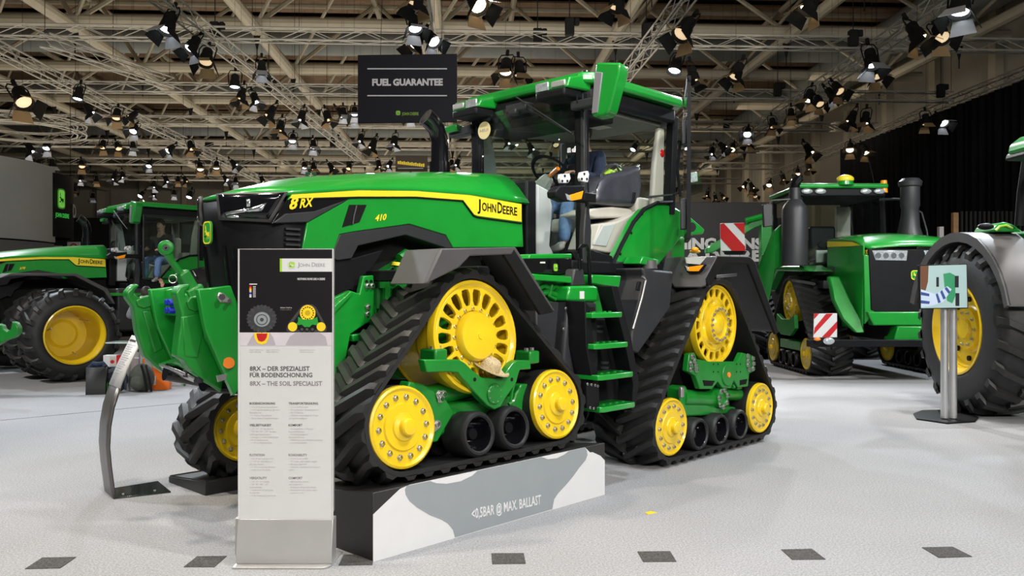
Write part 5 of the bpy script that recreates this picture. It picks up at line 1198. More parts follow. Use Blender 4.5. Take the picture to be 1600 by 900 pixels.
SP = [(262,40,'w',1.5),(300,72,'w',1.3),(322,92,'d',1.5),(409,108,'w',1.1),(367,131,'v',1.3),(377,150,'d',1.2),(399,156,'w',1.1),
 (122,150,'v',1.3),(140,174,'w',1.2),(182,181,'d',1.3),(206,182,'d',1.1),(209,203,'w',1.2),(471,184,'w',1.2),(512,184,'d',1.2),(537,178,'w',1.0),(553,184,'w',1.1),
 (422,178,'d',1.4),(438,200,'d',1.3),(457,218,'w',1.2),(490,228,'w',1.2),(160,228,'d',1.2),(185,230,'d',1.2),(208,230,'w',1.1),(48,234,'w',1.4),(73,229,'w',1.3),(265,234,'w',1.3),(299,230,'d',1.3),
 (60,258,'d',1.2),(82,258,'w',1.3),(128,258,'d',1.3),(233,258,'w',1.1),(313,262,'o',1.4),(338,260,'o',1.3),(366,257,'w',1.2),(476,260,'w',1.1),(490,262,'d',1.2),(518,262,'o',1.2),(545,262,'d',1.1),
 (127,280,'w',1.1),(151,282,'d',1.1),(178,278,'w',1.2),(192,275,'w',1.1),(240,290,'w',1.3),(260,282,'w',1.2),(278,282,'d',1.1),(290,282,'d',1.1),(353,280,'w',1.1),(368,284,'w',1.2),(410,282,'d',1.1),(220,305,'v',1.4),(240,304,'w',1.1),(272,303,'w',1.2),(296,306,'v',1.6),(145,308,'w',1.2),(116,298,'d',1.1),
 (35,155,'d',2.2),(648,40,'w',1.3),(650,66,'o',1.4),(676,62,'w',1.3),(745,5,'o',1.6),(790,108,'o',1.5),(812,112,'d',1.4),(650,-2,'d',1.4),
 (563,218,'w',1.1),(582,228,'o',1.4),(616,222,'w',1.2),(640,182,'w',1.1),(592,258,'o',1.1),(608,258,'w',1.1),(705,258,'o',1.2),(714,256,'w',1.1),(534,178,'v',1.1),(554,176,'w',1.0),
 (964,5,'d',1.4),(1055,105,'v',1.5),(1068,48,'d',1.7),(1083,120,'d',1.4),(1150,115,'d',1.5),(1265,8,'o',1.5),(1433,55,'o',1.6),(1470,55,'d',1.5),(1500,10,'w',1.8),(1362,96,'w',1.6),(1370,115,'d',1.4),
 (1263,153,'o',1.3),(1300,148,'w',1.2),(1310,140,'d',1.3),(1280,160,'d',1.2),(1236,180,'o',1.1),(1330,186,'o',1.4),(1352,188,'o',1.4),(1208,195,'d',1.2),(1168,208,'w',1.3),(1130,230,'w',1.2),(1144,232,'o',1.2),(1112,238,'w',1.1),(1170,222,'d',1.2),
 (1265,236,'o',1.6),(1328,232,'o',1.4),(1352,236,'o',1.4),(1447,190,'d',1.3),(1473,190,'w',1.4),(1246,270,'o',1.2),(1264,262,'d',1.2),(1224,279,'d',1.1),(1202,288,'o',1.3),(1175,292,'o',1.3),(1163,290,'o',1.2),(1105,304,'o',1.1),(1130,308,'d',1.1),(1118,310,'d',1.1),(1180,306,'d',1.1),(1174,300,'o',1.1),(1337,288,'o',1.1),
 (868,225,'d',1.1),(830,232,'w',1.2),(793,222,'w',1.1),(990,232,'v',1.1)]
for px, py, k, s_ in SP: spot(px, py, k, s_)
ORD = ['first','second','third','fourth','fifth','sixth','seventh','eighth','ninth','tenth','eleventh','twelfth','thirteenth','fourteenth','fifteenth','sixteenth','seventeenth','eighteenth','nineteenth','twentieth']
BANDS = [(30,'top row'),(80,'second row'),(120,'third row'),(160,'fourth row'),(192,'fifth row'),(215,'sixth row'),(240,'seventh row'),(266,'eighth row'),(290,'ninth row'),(400,'lowest row')]
WH = {'w': 'bright white flapped spotlight', 'v': 'small white spotlight without flaps', 'o': 'warm spotlight with golden flaps', 'd': 'dim amber spotlight'}
cnt = {}
for o, px, py, k in sorted(SPOTS, key=lambda t: t[1]):
    b = next(n for y, n in BANDS if py < y); i = cnt.get((k, b), 0); cnt[(k, b)] = i+1
    tag(o, f'{WH[k]}, {ORD[i]} of these from left in the {b}', 'spotlight', WH[k] + 's')
    wi = link('suspension_wire', WIRE, MATTEBL, o); wi.rotation_euler = o.rotation_euler.to_matrix().inverted().to_euler(); wi.scale = (1, 1, 1/o.scale[0])
def hoist(px, py, s_=1.0):
    loc = pz(px, py, 8.2)
    o = thing('chain_hoist', f'black chain hoist, {ORD[HN[0]]} from the left of those above the trusses', 'hoist', loc, 0, group='black chain hoists'); HN[0] += 1
    o.scale = (s_,)*3
    link('motor', MB().box(-.16,.16,-.14,.14,-.30,.30).box(.16,.34,-.10,.10,.05,.30).mesh('motor'), MATTEBL, o).modifiers.new('edge','BEVEL').width = .03
    link('chain', MB().tube([(0,0,.30),(0,0,2.2)], .018, 5).mesh('chain'), MATTEBL, o)
HN = [0]
for px, py in sorted(((336,48),(420,132),(133,222),(325,228),(520,222),(211,256),(382,256),(545,256),(840,58),(890,42),(1333,60),(1215,140),(1470,142),(1010,50),(1135,195),(1333,262))): hoist(px, py, .72)
# ================================================================ STANDS AND SIGNS BEHIND
# round grey stand wall at the left
cx_, cy_, rr_ = -17.6, 23.5, 4.35
bt = thing('round_stand_wall', 'tall curved grey stand wall at the left edge', 'wall', (cx_, cy_, 0), 0, frame=(cx_, cy_, 0))
def ringwall(z0, z1, r0, r1, a0=180, a1=370, n=44):
    g = MB(); 
    for k in range(n):
        t0 = R(a0 + (a1-a0)*k/n); t1 = R(a0 + (a1-a0)*(k+1)/n)
        v = [Vector((cx_ + r*math.cos(t), cy_ + r*math.sin(t), z)) for t in (t0, t1) for r in (r0, r1) for z in (z0, z1)]
        g.add(v, [(2,3,7,6), (0,4,5,1), (1,5,7,3), (0,2,6,4)])
    return g
part('upper_band', ringwall(2.98, 5.15, rr_-.15, rr_), BOOTHGREY, bt, angle=20)
part('lower_band', ringwall(0, 2.94, rr_-.17, rr_-.03), mat('dark_grey_stand_wall', (.15,.15,.145), .5, var=.05), bt, angle=20)
# round black banner with the green stag
bx, by, br = -15.27, 24.6, 2.05
bn = thing('round_hanging_banner', 'round black hanging banner with a lit green stag emblem, right of the curved grey wall', 'banner', (bx, by, 3.0), 0, frame=(bx, by, 3.0))
g = MB(); n = 48
for k in range(n):
    t0 = 2*math.pi*k/n; t1 = 2*math.pi*(k+1)/n
    v = [Vector((bx + r*math.cos(t), by + r*math.sin(t), z)) for t in (t0, t1) for r in (br-.06, br) for z in (3.15, 5.0)]
    g.add(v, [(2,3,7,6), (0,4,5,1), (1,5,7,3), (0,2,6,4)])
part('banner_ring', g, BLACKPR, bn, angle=20)
ea = math.atan2(-by, -bx) + .91
def bp_(a, z, out=0): return Vector((bx + (br+out)*math.cos(a), by + (br+out)*math.sin(a), z))
rt_ = Vector((-math.sin(ea), math.cos(ea), 0))
emblem(bn, bp_(ea, 4.27, .03), rt_, (0,0,1), .33, .58, mat('lit_lime_shield', (.25,.75,.10), .4, var=0, emit=.8, ecol=(.25,.85,.12)), mat('dark_green_print', (.01,.16,.02), .4))
text('JOHN DEERE', GLOWGRN, bn, bp_(ea, 3.72, .05) - rt_*.30, rt_, (0,0,1), .13, width=.62, bold=.008)
text('D', WHITE, bn, bp_(ea+.36, 3.80, .03), Vector((-math.sin(ea+.36), math.cos(ea+.36), 0)), (0,0,1), .4, bold=.02)
part('hanging_wires', MB().tube([bp_(ea-.9, 5.0), bp_(ea-.9, 8)], .01, 4).tube([bp_(ea+.9, 5.0), bp_(ea+.9, 8)], .01, 4).tube([bp_(ea+2.6, 5.0), bp_(ea+2.6, 8)], .01, 4), MATTEBL, bn)
# white boards between the stands
def board(name, x0, x1, y0, y1, d, m, label, cat='sign'):
    a = py_(x0, y1, d); b = py_(x1, y0, d)
    o = thing(name, label, cat, (a.x, d, a.z), 0, frame=(a.x, d, a.z))
    part('board', MB().box(a.x, b.x, d, d+.05, a.z, b.z), m, o, bevel=.004)
    return o, a, b
k1, a, b = board('white_stand_sign', 57, 97, 384, 402, 30, OFFWHITE, 'white stand sign with dark capitals, half hidden behind the left bonnet')
text('KRAMER', GREYPR, k1, (a.x+.12, 30, a.z+.06), (1,0,0), (0,0,1), .24, width=.72)
k2, a, b = board('white_stand_sign', 105, 125, 378, 400, 31, OFFWHITE, 'small white stand sign with a red mark, right of the lettered one')
part('red_mark', MB().lathe([(.10,0),(.15,.0),(.15,.01),(.10,.01)], (a.x+.24, 31, b.z-.2), (0,-1,0), 20, ring=True).box(a.x+.12, a.x+.36, 30.985, 31, b.z-.24, b.z-.19), REDPR, k2)
part('sign_foot', MB().box(a.x+.2, a.x+.28, 31.01, 31.06, 0, a.z), GREYPL, k2); part('sign_foot', MB().box(py_(70,402,30).x, py_(70,402,30).x+.08, 30.01, 30.06, 0, py_(70,402,30).z), GREYPL, k1)
k3, a, b = board('brown_stand_sign', 618, 668, 243, 268, 30, mat('dark_brown_print', (.035,.022,.014), .5), 'dark brown stand sign with a line of yellow letters behind the exhaust stack')
g = MB()
for i in range(14): g.box(a.x+.08+i*.07, a.x+.13+i*.07, 29.99, 30, a.z+.27-i*.008, a.z+.37-i*.008+.02*(i % 2))
part('yellow_lettering', g, STRIPE, k3); part('white_rule', MB().box(a.x+.08, a.x+1.0, 29.99, 30, a.z+.10, a.z+.13), WHITE, k3)
part('sign_post', MB().box(a.x+.5, a.x+.58, 30.01, 30.07, 0, a.z), BLACKWALL, k3)
k4, a, b = board('exit_sign', 477, 494, 269, 280, 34, mat('exit_green', (.01,.10,.035), .5, var=0, emit=.15), 'small green emergency exit sign hanging above the long bonnet')
part('running_figure', MB().ball((a.x+.24, 33.99, b.z-.06), .035).tube([(a.x+.24,33.99,b.z-.1),(a.x+.2,33.99,b.z-.18)], .025, 6).tube([(a.x+.2,33.99,b.z-.18),(a.x+.28,33.99,b.z-.26)], .018, 5).tube([(a.x+.2,33.99,b.z-.18),(a.x+.12,33.99,b.z-.25)], .018, 5).tube([(a.x+.14,33.99,b.z-.13),(a.x+.32,33.99,b.z-.13)], .014, 5), WHITE, k4)
part('hanger_rod', MB().tube([(a.x+.2,34.02,b.z),(a.x+.2,34.02,10)], .01, 4), MATTEBL, k4)
# FUEL GUARANTEE sign
d = 15.0
fs = thing('hanging_sign', 'black hanging sign with white capitals between two white lines, above the long bonnet', 'sign', py_(637,192,d), 0, frame=tuple(py_(637,192,d)))
part('sign_board', MB().ext([py_(559,86,d), py_(714,84,d), py_(714,190,d), py_(559,192,d)], (0,.08,0)), mat('blue_black_print', (.007,.006,.011), .5, spec=.25), fs, bevel=.004)
e = Vector((0,-.004,0))
for y in (107.5, 149.5): part('white_line', MB().ext([py_(574,y-.9,d)+e, py_(698.5,y-.9,d)+e, py_(698.5,y+.9,d)+e, py_(574,y+.9,d)+e], (0,.004,0)), WHITE, fs)
a = py_(581.5,133.5,d); b = py_(692,133,d); text('FUEL GUARANTEE', WHITE, fs, a, b-a, (0,0,1), .118, width=(b-a).length, bold=.05)
emblem(fs, py_(622,176.5,d), (1,0,0), (0,0,1), .085, .085, LIME, GRNPR, depth=.003)
a = py_(628,180,d); b = py_(654,180,d); text('JOHN DEERE', LIME, fs, a, b-a, (0,0,1), .055, width=(b-a).length)
part('hanging_wires', MB().tube([py_(594,86,d)+Vector((0,.04,0)), py_(594,86,d)+Vector((.1,.04,3.5))], .006, 4).tube([py_(690,85,d)+Vector((0,.04,0)), py_(690,85,d)+Vector((.0,.04,3.5))], .006, 4), MATTEBL, fs)
# black stand wall with white slogan
d = 27
sw = thing('slogan_wall', 'low black stand wall with a white slogan behind the rear of the big tracked tractor', 'wall', Vector((py_(1120,453,d).x, d, 0)), 0, frame=(py_(1120,453,d).x, d, 0))
part('wall_slab', MB().box(py_(1000,0,d).x, py_(1238,0,d).x, d, d+.3, 0, py_(0,316,d).z), BLACKWALL, sw, bevel=.01)
a = py_(1000,388.5,d); b = py_(1192,388.5,d); text('NOTHING RUNS', mat('pale_grey_lettering', (.75,.76,.75), .5), sw, a+Vector((0,-.01,0)), (1,0,0), (0,0,1), .34, width=b.x-a.x, bold=.05)
a = py_(1006,407.5,d); b = py_(1190,407.5,d); text('LIKE A DEERE', MATS['pale_grey_lettering'], sw, a+Vector((0,-.01,0)), (1,0,0), (0,0,1), .34, width=b.x-a.x, bold=.05)
# green loader arm behind the warning board
lo = thing('loader_boom', 'green loader boom of a machine behind the warning board', 'machine', Vector((py_(1180,590,23.5).x, 23.5, 0)), 0, frame=(py_(1180,590,23.5).x, 23.5, 0))
part('boom', MB().ext([py_(x,y,23.5) for x, y in ((1104,388),(1112,382),(1150,362),(1178,343),(1196,334),(1212,336),(1213,346),(1196,350),(1180,356),(1152,373),(1114,395),(1104,396))], (0,.3,0)), GREEN, lo, bevel=.03)
part('boom_cylinder', MB().tube([py_(1165,345,23.4), py_(1195,337,23.4)], .08, 8), GREEN, lo)
part('boom_stand', MB().box(py_(1190,0,23.5).x, py_(1190,0,23.5).x+.3, 23.5, 23.8, 0, py_(0,350,23.5).z), GREEN, lo, bevel=.02)
# posts beside the curtain
d = 20
tp_ = thing('timber_post', 'brown timber post standing beside the black curtain', 'post', (py_(1494,0,d).x, d, 0), 0, frame=(py_(1494,0,d).x, d, 0))
part('post', MB().box(py_(1490,0,d).x, py_(1498,0,d).x, d, d+.12, 0, py_(0,332,d).z), WOOD, tp_, bevel=.006)
tp_ = thing('pale_post', 'short pale grey post just left of the timber post', 'post', (py_(1472,0,d).x, d, 0), 0, frame=(py_(1472,0,d).x, d, 0))
part('post', MB().box(py_(1468,0,d).x, py_(1475,0,d).x, d, d+.12, 0, py_(0,354,d).z), PALEPR, tp_, bevel=.006)
fe = thing('picket_fence', 'dark picket fence before the black curtain above the monitor', 'fence', (py_(1550,0,22).x, 22, 0), 0, frame=(py_(1550,0,22).x, 22, 0))
for k in range(16):
    x = py_(1502+k*7,0,22).x; part('picket', MB().box(x, x+.05, 22, 22.04, 0, py_(0,330,22).z), BLACKWALL, fe)
part('fence_rail', MB().box(py_(1500,0,22).x, py_(1612,0,22).x, 22.04, 22.08, 2.2, 2.3), BLACKWALL, fe)

# ================================================================ IN FRONT
# plinth under the near front track
N1 = 3.99
pf = [pn(583,878,N1), pn(945,773,N1), pn(945,692,N1), pn(583,770,N1)]
for p in pf[:2]: p.z = 0
dz = Vector((0,.72,-.086)); dz0 = Vector((0,.72,0))
fr_ = (pf[0].x, N1, 0)
pp = thing('display_plinth', 'black display plinth with a grey and white printed side, under the near track', 'plinth', world(pf[0].x, N1), A_, frame=fr_)
g = MB(); v = pf + [pf[0]+dz0, pf[1]+dz0, pf[2]+dz, pf[3]+dz]
g.add(v, [(0,1,2,3), (4,7,6,5), (0,4,5,1), (1,5,6,2), (2,6,7,3), (3,7,4,0)])
part('plinth_box', g, mat('black_panel', (.022,.021,.021), .42, var=.08), pp, bevel=.004)
e1, e2, e3 = N1-.0015, N1-.003, N1-.0045
part('grey_print_field', MB().ext(PN(e1, (583,878),(945,773),(945,719.5),(938,712),(926,706.5),(922,707),(914,699),(640,757.5),(625,764),(583,804)), (0,.0015,0)), WHITE, pp)
part('grey_cloud', MB().ext(PN(e2, (636,759),(700,745.5),(914,699.2),(917,704),(918,711),(915,719),(905,731),(895,745),(885,757),(872,771),(866,780),(863,795.5),(711,839.8),(708,828),(700,818),(690,812),(672,805),(652,793),(640,783),(634,773),(633,765)), (0,.0015,0)), GREYPR, pp)
part('white_patch', MB().ext(PN(e3, (672,751.7),(746,735.8),(738,743),(720,752),(698,756),(682,755)), (0,.0015,0)), WHITE, pp)
part('white_patch', MB().ext(PN(e3, (846,714),(888.5,705),(882,710),(870,716),(856,717.5)), (0,.0015,0)), WHITE, pp)
a = pn(737,811,e2); b = pn(845,787.5,e2); text('<0,5BAR @ MAX. BALLAST', WHITE, pp, a, b-a, (0,0,1), .068, width=(b-a).length, bold=.012)
N2 = 6.20
c0 = pn(321,774,N2); s1 = c0.x
ped = thing('display_pedestal', 'flat black display pedestal under the far front track, left of the info stand', 'plinth', world(s1, N2), A_, frame=(s1, N2, 0))
L2 = 2.26
v = [(s1,N2,0),(s1+L2,N2,0),(s1+L2,N2+.66,0),(s1,N2+.66,0),(s1,N2,.108),(s1+L2,N2,.108),(s1+L2,N2+.66,.048),(s1,N2+.66,.048)]
part('pedestal_box', MB().add(v, [(0,1,5,4),(1,2,6,5),(2,3,7,6),(3,0,4,7),(4,5,6,7),(3,2,1,0)]), MATS['black_panel'], ped, bevel=.004)
part('pedestal_rim', MB().tube([(s1+.01,N2+.01,.11),(s1+L2,N2+.01,.11)], .008, 4).tube([(s1+.01,N2+.01,.11),(s1+.01,N2+.65,.052),(s1+L2,N2+.65,.052)], .008, 4), MATS['black_panel'], ped)
# info stand
D = 4.84
K = D/1300
def ip(x, y, out=0): return Vector(((x-800)*K, D-out, 1.6-(y-453)*K))
isd = thing('info_stand', 'tall white info stand on a silver base in front of the big tractor', 'sign', (ip(445,883).x, D+.06, 0), 0, frame=(ip(445,883).x, D+.06, 0))
part('back_board', MB().box(ip(371,0).x, ip(519.5,0).x, D+.002, D+.06, .30, ip(0,388).z-.002), SILVER, isd, bevel=.004)
IW = .001
def ibox(name, x0, x1, y0, y1, m, out=.0, th=.0012, par=None):
    a = ip(x0, y1, out); b = ip(x1, y0, out); return part(name, MB().box(a.x, b.x, D-out-th, D-out, a.z, b.z), m, par or isd)
fp_ = ibox('front_panel', 373, 520, 389, 811, OFFWHITE, -.002, .003)
part('panel_edge', MB().tube([ip(373,811,.002), ip(373,389,.002), ip(520,389,.002), ip(520,811,.002)], .0035, 6), OFFWHITE, isd)
ibox('black_photo_field', 374.5, 519, 390, 519.5, mat('info_black_print', (.009,.0075,.009), .45, var=.1, scale=2, spec=.25), .001)
ibox('grey_photo_field', 374.5, 519, 519.5, 540, LILACPR.copy() if False else mat('pale_lilac_print', (.62,.57,.60), .5), .001)
ibox('logo_field', 441, 519, 404, 424.5, WHITE, .0025); ibox('green_bar', 437.5, 441, 404, 424.5, LIME, .0025)
emblem(isd, ip(456,414,.0038), (1,0,0), (0,0,1), .042, .042, LIME, WHITE, depth=.0006)
for s_, x0, x1, h in (('J',465,468,7.4),('OHN',468.6,484,5.6),('D',487.5,493,7.4),('EERE',493.8,508,5.6)):
    text(s_, GREYPR, isd, ip(x0,416.6,.0038), (1,0,0), (0,0,1), h*K*.92, width=(x1-x0)*K, depth=.0006)
text('NOTHING RUNS LIKE A DEERE', WHITE, isd, ip(465,437.5,.0023), (1,0,0), (0,0,1), .0125, width=43*K, bold=.02, depth=.0006)
ibox('scale_title', 390, 402, 443.2, 444.8, WHITE, .0025, .0006)
for i, m in enumerate((REDPR, ORANGE, YELPR, PALEPR, BLUEPL, PALEPR, WHITE)): ibox('scale_step', 390, 393.2, 446.5+i*2.6, 449.1+i*2.6, m, .0025, .0006)
for i in range(7): ibox('scale_mark', 395.5, 399.9, 447.2+i*2.6, 448.6+i*2.6, PALEPR, .0025, .0006)
def flat(name, pts, m, lv=0, par=None):
    return part(name, MB().ext([ip(x,y,.0024+lv*.0006) for x, y in pts], (0,.0006,0)), m, par or isd)
def circ(cx, cy, r, n=28, r2=None): return [(cx + r*math.cos(2*math.pi*k/n), cy + (r2 or r)*math.sin(2*math.pi*k/n)) for k in range(n)]
# printed tyre
tpz = [(409 + (22 if k % 2 else 24.3)*math.cos(2*math.pi*k/48), 498 + (20.5 if k % 2 else 22.5)*math.sin(2*math.pi*k/48)) for k in range(48)]
pt = flat('printed_tyre', tpz, mat('printed_rubber', (.04,.04,.043), .5), 0)
flat('printed_rim', circ(409.5,499,12.5,r2=11.5), GREYPR, 1, pt); flat('printed_hub', circ(409.5,499.5,9,r2=8.5), DGREYPR, 2, pt); flat('printed_rim', circ(409.5,499.5,7.5,r2=7), GREYPR, 3, pt); flat('printed_hub', circ(409.5,499.5,3), DGREYPR, 4, pt)
for k in range(24):
    a = 2*math.pi*k/24; c, s_ = math.cos(a), math.sin(a)
    if k % 2: flat('printed_lug', [(409+17*c-1.4*s_, 498+16*s_+1.4*c), (409+23*c-1.2*s_, 498+21.5*s_+1.2*c), (409+23*c+1.2*s_, 498+21.5*s_-1.2*c), (409+17*c+1.4*s_, 498+16*s_-1.4*c)], DGREYPR, 1, pt)
flat('printed_shadow', [(386,539.5),(393,527),(398,520),(422,520),(427,527),(431,539.5)], MIDPR if False else mat('lilac_shadow_print', (.42,.38,.41), .5), 0)
for pts, m, lv in (([(397,520),(421,520),(420,528),(416,536.5),(409,538.5),(402,536),(398,528)], YELPR, 1), ([(401,521),(418,521),(417,527),(414,532),(409,534),(404,532),(402,527)], REDPR, 2)): flat('pressure_print', pts, m, lv)
flat('printed_shadow', [(446,539.5),(453,526),(462,520),(500,520),(509,526),(512,539.5)], MATS['lilac_shadow_print'], 0)
# printed track unit
pk = flat('printed_track', [(448,512),(450,506),(472,478),(478,475.5),(488,475.5),(494,480),(508,506),(511,511),(510,517),(505,519.3),(453,519.3),(448,517)], MATS['printed_rubber'], 0)
flat('printed_gap', [(454,509),(474,481),(490,481),(505,508),(500,515),(458,515)], BLACKPR, 1, pk)
flat('printed_wheel', circ(481,489,12.2,r2=12.5), YELPR, 2, pk)
for k in range(16):
    a = 2*math.pi*k/16; flat('printed_slot', circ(481+9*math.cos(a), 489+9.2*math.sin(a), 1.1, 8), BLACKPR, 3, pk)
flat('printed_hub', circ(481,489,4.2), mat('dark_yellow_print', (.55,.36,.01), .4), 3, pk)
flat('printed_frame', [(466,495),(474,499),(488,499),(496,495),(497,503),(502,509),(488,507),(484,511),(476,511),(472,507),(460,509),(466,503)], GRNPR, 3, pk)
for x, r in ((457.5,7.2),(502,7.0)): flat('printed_idler', circ(x,510.5,r), YELPR, 4, pk)
for x in (472,480,488.5): flat('printed_roller', circ(x,514.6,4), BLACKPR, 4, pk); flat('printed_roller', circ(x,514.6,2.2), DGREYPR, 5, pk)
text('Achslast 12.600 kg', WHITE, isd, ip(438,481.5,.0023), (1,0,0), (0,0,1), .0065, width=18*K, depth=.0006); text('Achslast 12.600 kg', MIDPR, isd, ip(438,484.5,.0023), (1,0,0), (0,0,1), .006, width=17*K, depth=.0006)
for x0, x1, y in ((390,411,547.5),(416,437,547.5),(469,492,547.5),(390,408,550.5),(416,435,550.5),(469,490,550.5)):
    text('Reifen T 850/75 R42' if x0 < 440 else 'Bandlaufwerk 76 cm', PALEPR, isd, ip(x0,y,.0012), (1,0,0), (0,0,1), .006, width=(x1-x0)*K, depth=.0006)
for s_, y, x1, m in (('8RX – DER SPEZIALIST',579.3,484,DGREYPR),('FÜR BODENSCHONUNG',589.3,488,DGREYPR),('8RX – THE SOIL SPECIALIST',602.5,503.5,MIDPR)):
    text(s_, m, isd, ip(390.5,y,.0012), (1,0,0), (0,0,1), 7.1*K*(1.25 if 'Ü' in s_ and False else 1), width=(x1-390.5)*K, bold=.018, depth=.0006)
COLS = [(390, [(632,'BODENSCHONUNG',430,DGREYPR,['– 4,4 m² Bodenaufstandsfläche','– < 0,5 bar Bodendruck @ max.','   Ballastierung','– < 10,5 m Wendekreis','– Kaum keine Erdaufwerfungen'],PALEPR),
               (666,'VIELSEITIGKEIT',424,DGREYPR,['– 16", 24", 30" Bandbreite','– 76", 80", 88", 120" Spurein-','   stellungsmöglichkeiten','– Geeignet in allen Bodentypen','   und als Selektierung','– < 95 cm Bodenfreiheit'],PALEPR),
               (712.5,'FLOTATION',413.5,MIDPR,['– 4,4 m² soil contact area','– < 0,5 bar soil pressure','   @ max. ballast','– < 10,5 m turning diameter','– Little to no berming'],PALEPR),
               (748.5,'VERSATILITY',417,MIDPR,['– 16", 24", 30" tracks','– 76", 80", 88", 120"','   track settings','– Perform in all soil types','   & side hills','– < 95 cm ground clearance'],PALEPR)]),
        (451, [(632,'TRANSPORTEIGNUNG',497,DGREYPR,['– < 3 m Außenbreite','– 24 t zulässiges Gesamtgewicht','– EU Zulassung','– Hilfreich, innenliegende Trans-','   portgeschwindigkeit'],PALEPR),
               (666,'KOMFORT',472.5,DGREYPR,['– 8X spezifische 4-Pfosten','   Kabinenfederung','– Pendelnd gelagerte','   Raupenlaufwerke','– Gefederte Laufrollenpaare (hinten)','– Luxuriöse Kabine'],PALEPR),
               (712.5,'ROADABILITY',480,MIDPR,['– < 3 m outer width','– 24 t max. permissible weight','– EU type approval','– Inherent, unmeasured transport','   speed'],PALEPR),
               (748.5,'COMFORT',472.5,MIDPR,['– 8RX specific 4-post','   cab suspension','– Rolling & tilting track design','– Suspended mid rollers (rear)','– Luxurious cab'],PALEPR)])]
for x, blocks in COLS:
    for y, hd, x1, m, ls, m2 in blocks:
        text(hd, m, isd, ip(x,y,.0012), (1,0,0), (0,0,1), 3.6*K, width=(x1-x)*K, bold=.016, depth=.0006)
        txt_lines(ls, m2, isd, ip(x+.5,y+5,.0012), (1,0,0), (0,0,1), 2.55*K, 4.35*K, bold=-.004, depth=.0006)
bs = part('silver_base', MB().ext([(ip(371,0).x, D-.02, 0.012), (ip(371,0).x, D-.035, .08), (ip(372,0).x, D-.004, ip(0,811).z), (ip(372,0).x, D+.08, ip(0,811).z), (ip(371,0).x, D+.10, .012)], (149*K,0,0)), SILVER, isd, bevel=.004)
part('side_flange', MB().box(ip(365,0).x, ip(371.5,0).x, D+.02, D+.10, .05, ip(0,811).z-.0), SILVER, isd, bevel=.006)
ft = [(ip(370,0).x + (x if x < .25 else x)*1.0, y) for x, y in ()]
part('foot_plate', MB().ext([(ip(369,0).x, D-.075, 0), (ip(508,0).x, D-.075, 0), (ip(515,0).x, D-.06, 0), (ip(519,0).x, D-.03, 0), (ip(523,0).x, D+.22, 0), (ip(366,0).x, D+.22, 0)], (0,0,.012)), SILVER, isd, bevel=.004)
# curved info lectern
b0 = pz(179.5,779.8,0); b1 = pz(165.3,766.6,0); wv = b1-b0; uv = Vector((-wv.y, wv.x, 0)).normalized()
if uv.x < 0: uv = -uv
le = thing('info_lectern', 'slim bowed metal lectern with a white text plate, left of the info stand', 'sign', b0, 0, frame=tuple(b0))
prof = [(0,.0),(-.012,.10),(-.03,.25),(-.042,.40),(-.035,.55),(-.01,.70),(.04,.86)]
rows = []
for u, z in prof: rows.append([b0 + uv*u + wv*t + Vector((0,0,z)) for t in (0,.25,.5,.75,1)])
part('bowed_sheet', MB().grid(rows), mat('grey_steel_sheet', (.17,.16,.155), .35, metal=.6, var=.05), le, solid=.02, angle=60)
rows = [[b0 + uv*u + wv*t + Vector((0,0,z)) for t in (-.02,.5,1.02)] for u, z in ((.03,.845),(.09,1.0),(.20,1.23))]
tpn = part('text_plate', MB().grid(rows), OFFWHITE, le, solid=.015)
a = rows[0][0]; top = rows[2][0]; upv = (rows[2][0]-rows[1][0]).normalized(); rgt = -wv.normalized()
nrm = rgt.cross(upv)
base = rows[2][2] + nrm*.010 - upv*.05
def bar(x0, w_, y, h, m):
    p = base + rgt*x0 - upv*y; part('print_line', MB().ext([p, p+rgt*w_, p+rgt*w_+upv*h, p+upv*h], nrm*.001), m, tpn if tpn.parent is None else le)
bar(.03, .2, .0, .016, DGREYPR)
for i in range(14): bar(.03, .25-.03*(i % 3), .03+.018*i, .003, PALEPR)
fp2 = [b0 + uv*.0 + Vector((0,0,0)), pz(267,770,0), pz(247,753.5,0), b1 + uv*.01]
part('foot_plate', MB().ext([fp2[0], fp2[1], fp2[2], fp2[3]], (0,0,.012)), mat('dark_green_gloss', (.010,.016,.014), .12, coat=.6), le, bevel=.003)
for p_ in (fp2[0]*.82+fp2[2]*.18, fp2[1]*.75+fp2[3]*.25): part('screw', MB().cyl(p_+Vector((0,0,.012)), p_+Vector((0,0,.018)), .01, seg=8), BOLT, le)
# monitor on two posts
D2 = 10.1
mo = thing('monitor_stand', 'flat screen on two silver posts with a black foot in front of the huge tyre', 'monitor', py_(1478,655,D2), 0, frame=tuple(py_(1478,655,D2)))
part('screen_case', MB().ext([py_(1436,414,D2), py_(1511,412,D2), py_(1513,482,D2), py_(1438,483,D2)], (0,.05,0)), BLACKPL, mo, bevel=.004)
def sc(pts, m, lv, nm='screen_picture'): return part(nm, MB().ext([py_(x,y,D2-.004-lv*.001) for x, y in pts], (0,.001,0)), m, mo)
def lit(name, c, e=.55): return mat(name, c, .3, var=0, emit=e, ecol=c)
sc([(1438,415.5),(1510,413.5),(1511.5,480.5),(1439,481.5)], lit('screen_pale', (.30,.42,.42)), 0)
sc([(1438,415.5),(1451,415),(1450,440),(1446,455),(1439,460)], lit('screen_hair', (.12,.05,.025)), 1)
sc([(1439,452),(1452,456),(1462,460),(1480,447),(1487,452),(1474,472),(1456,478),(1439,480)], lit('screen_sleeve', (.42,.50,.62)), 2)
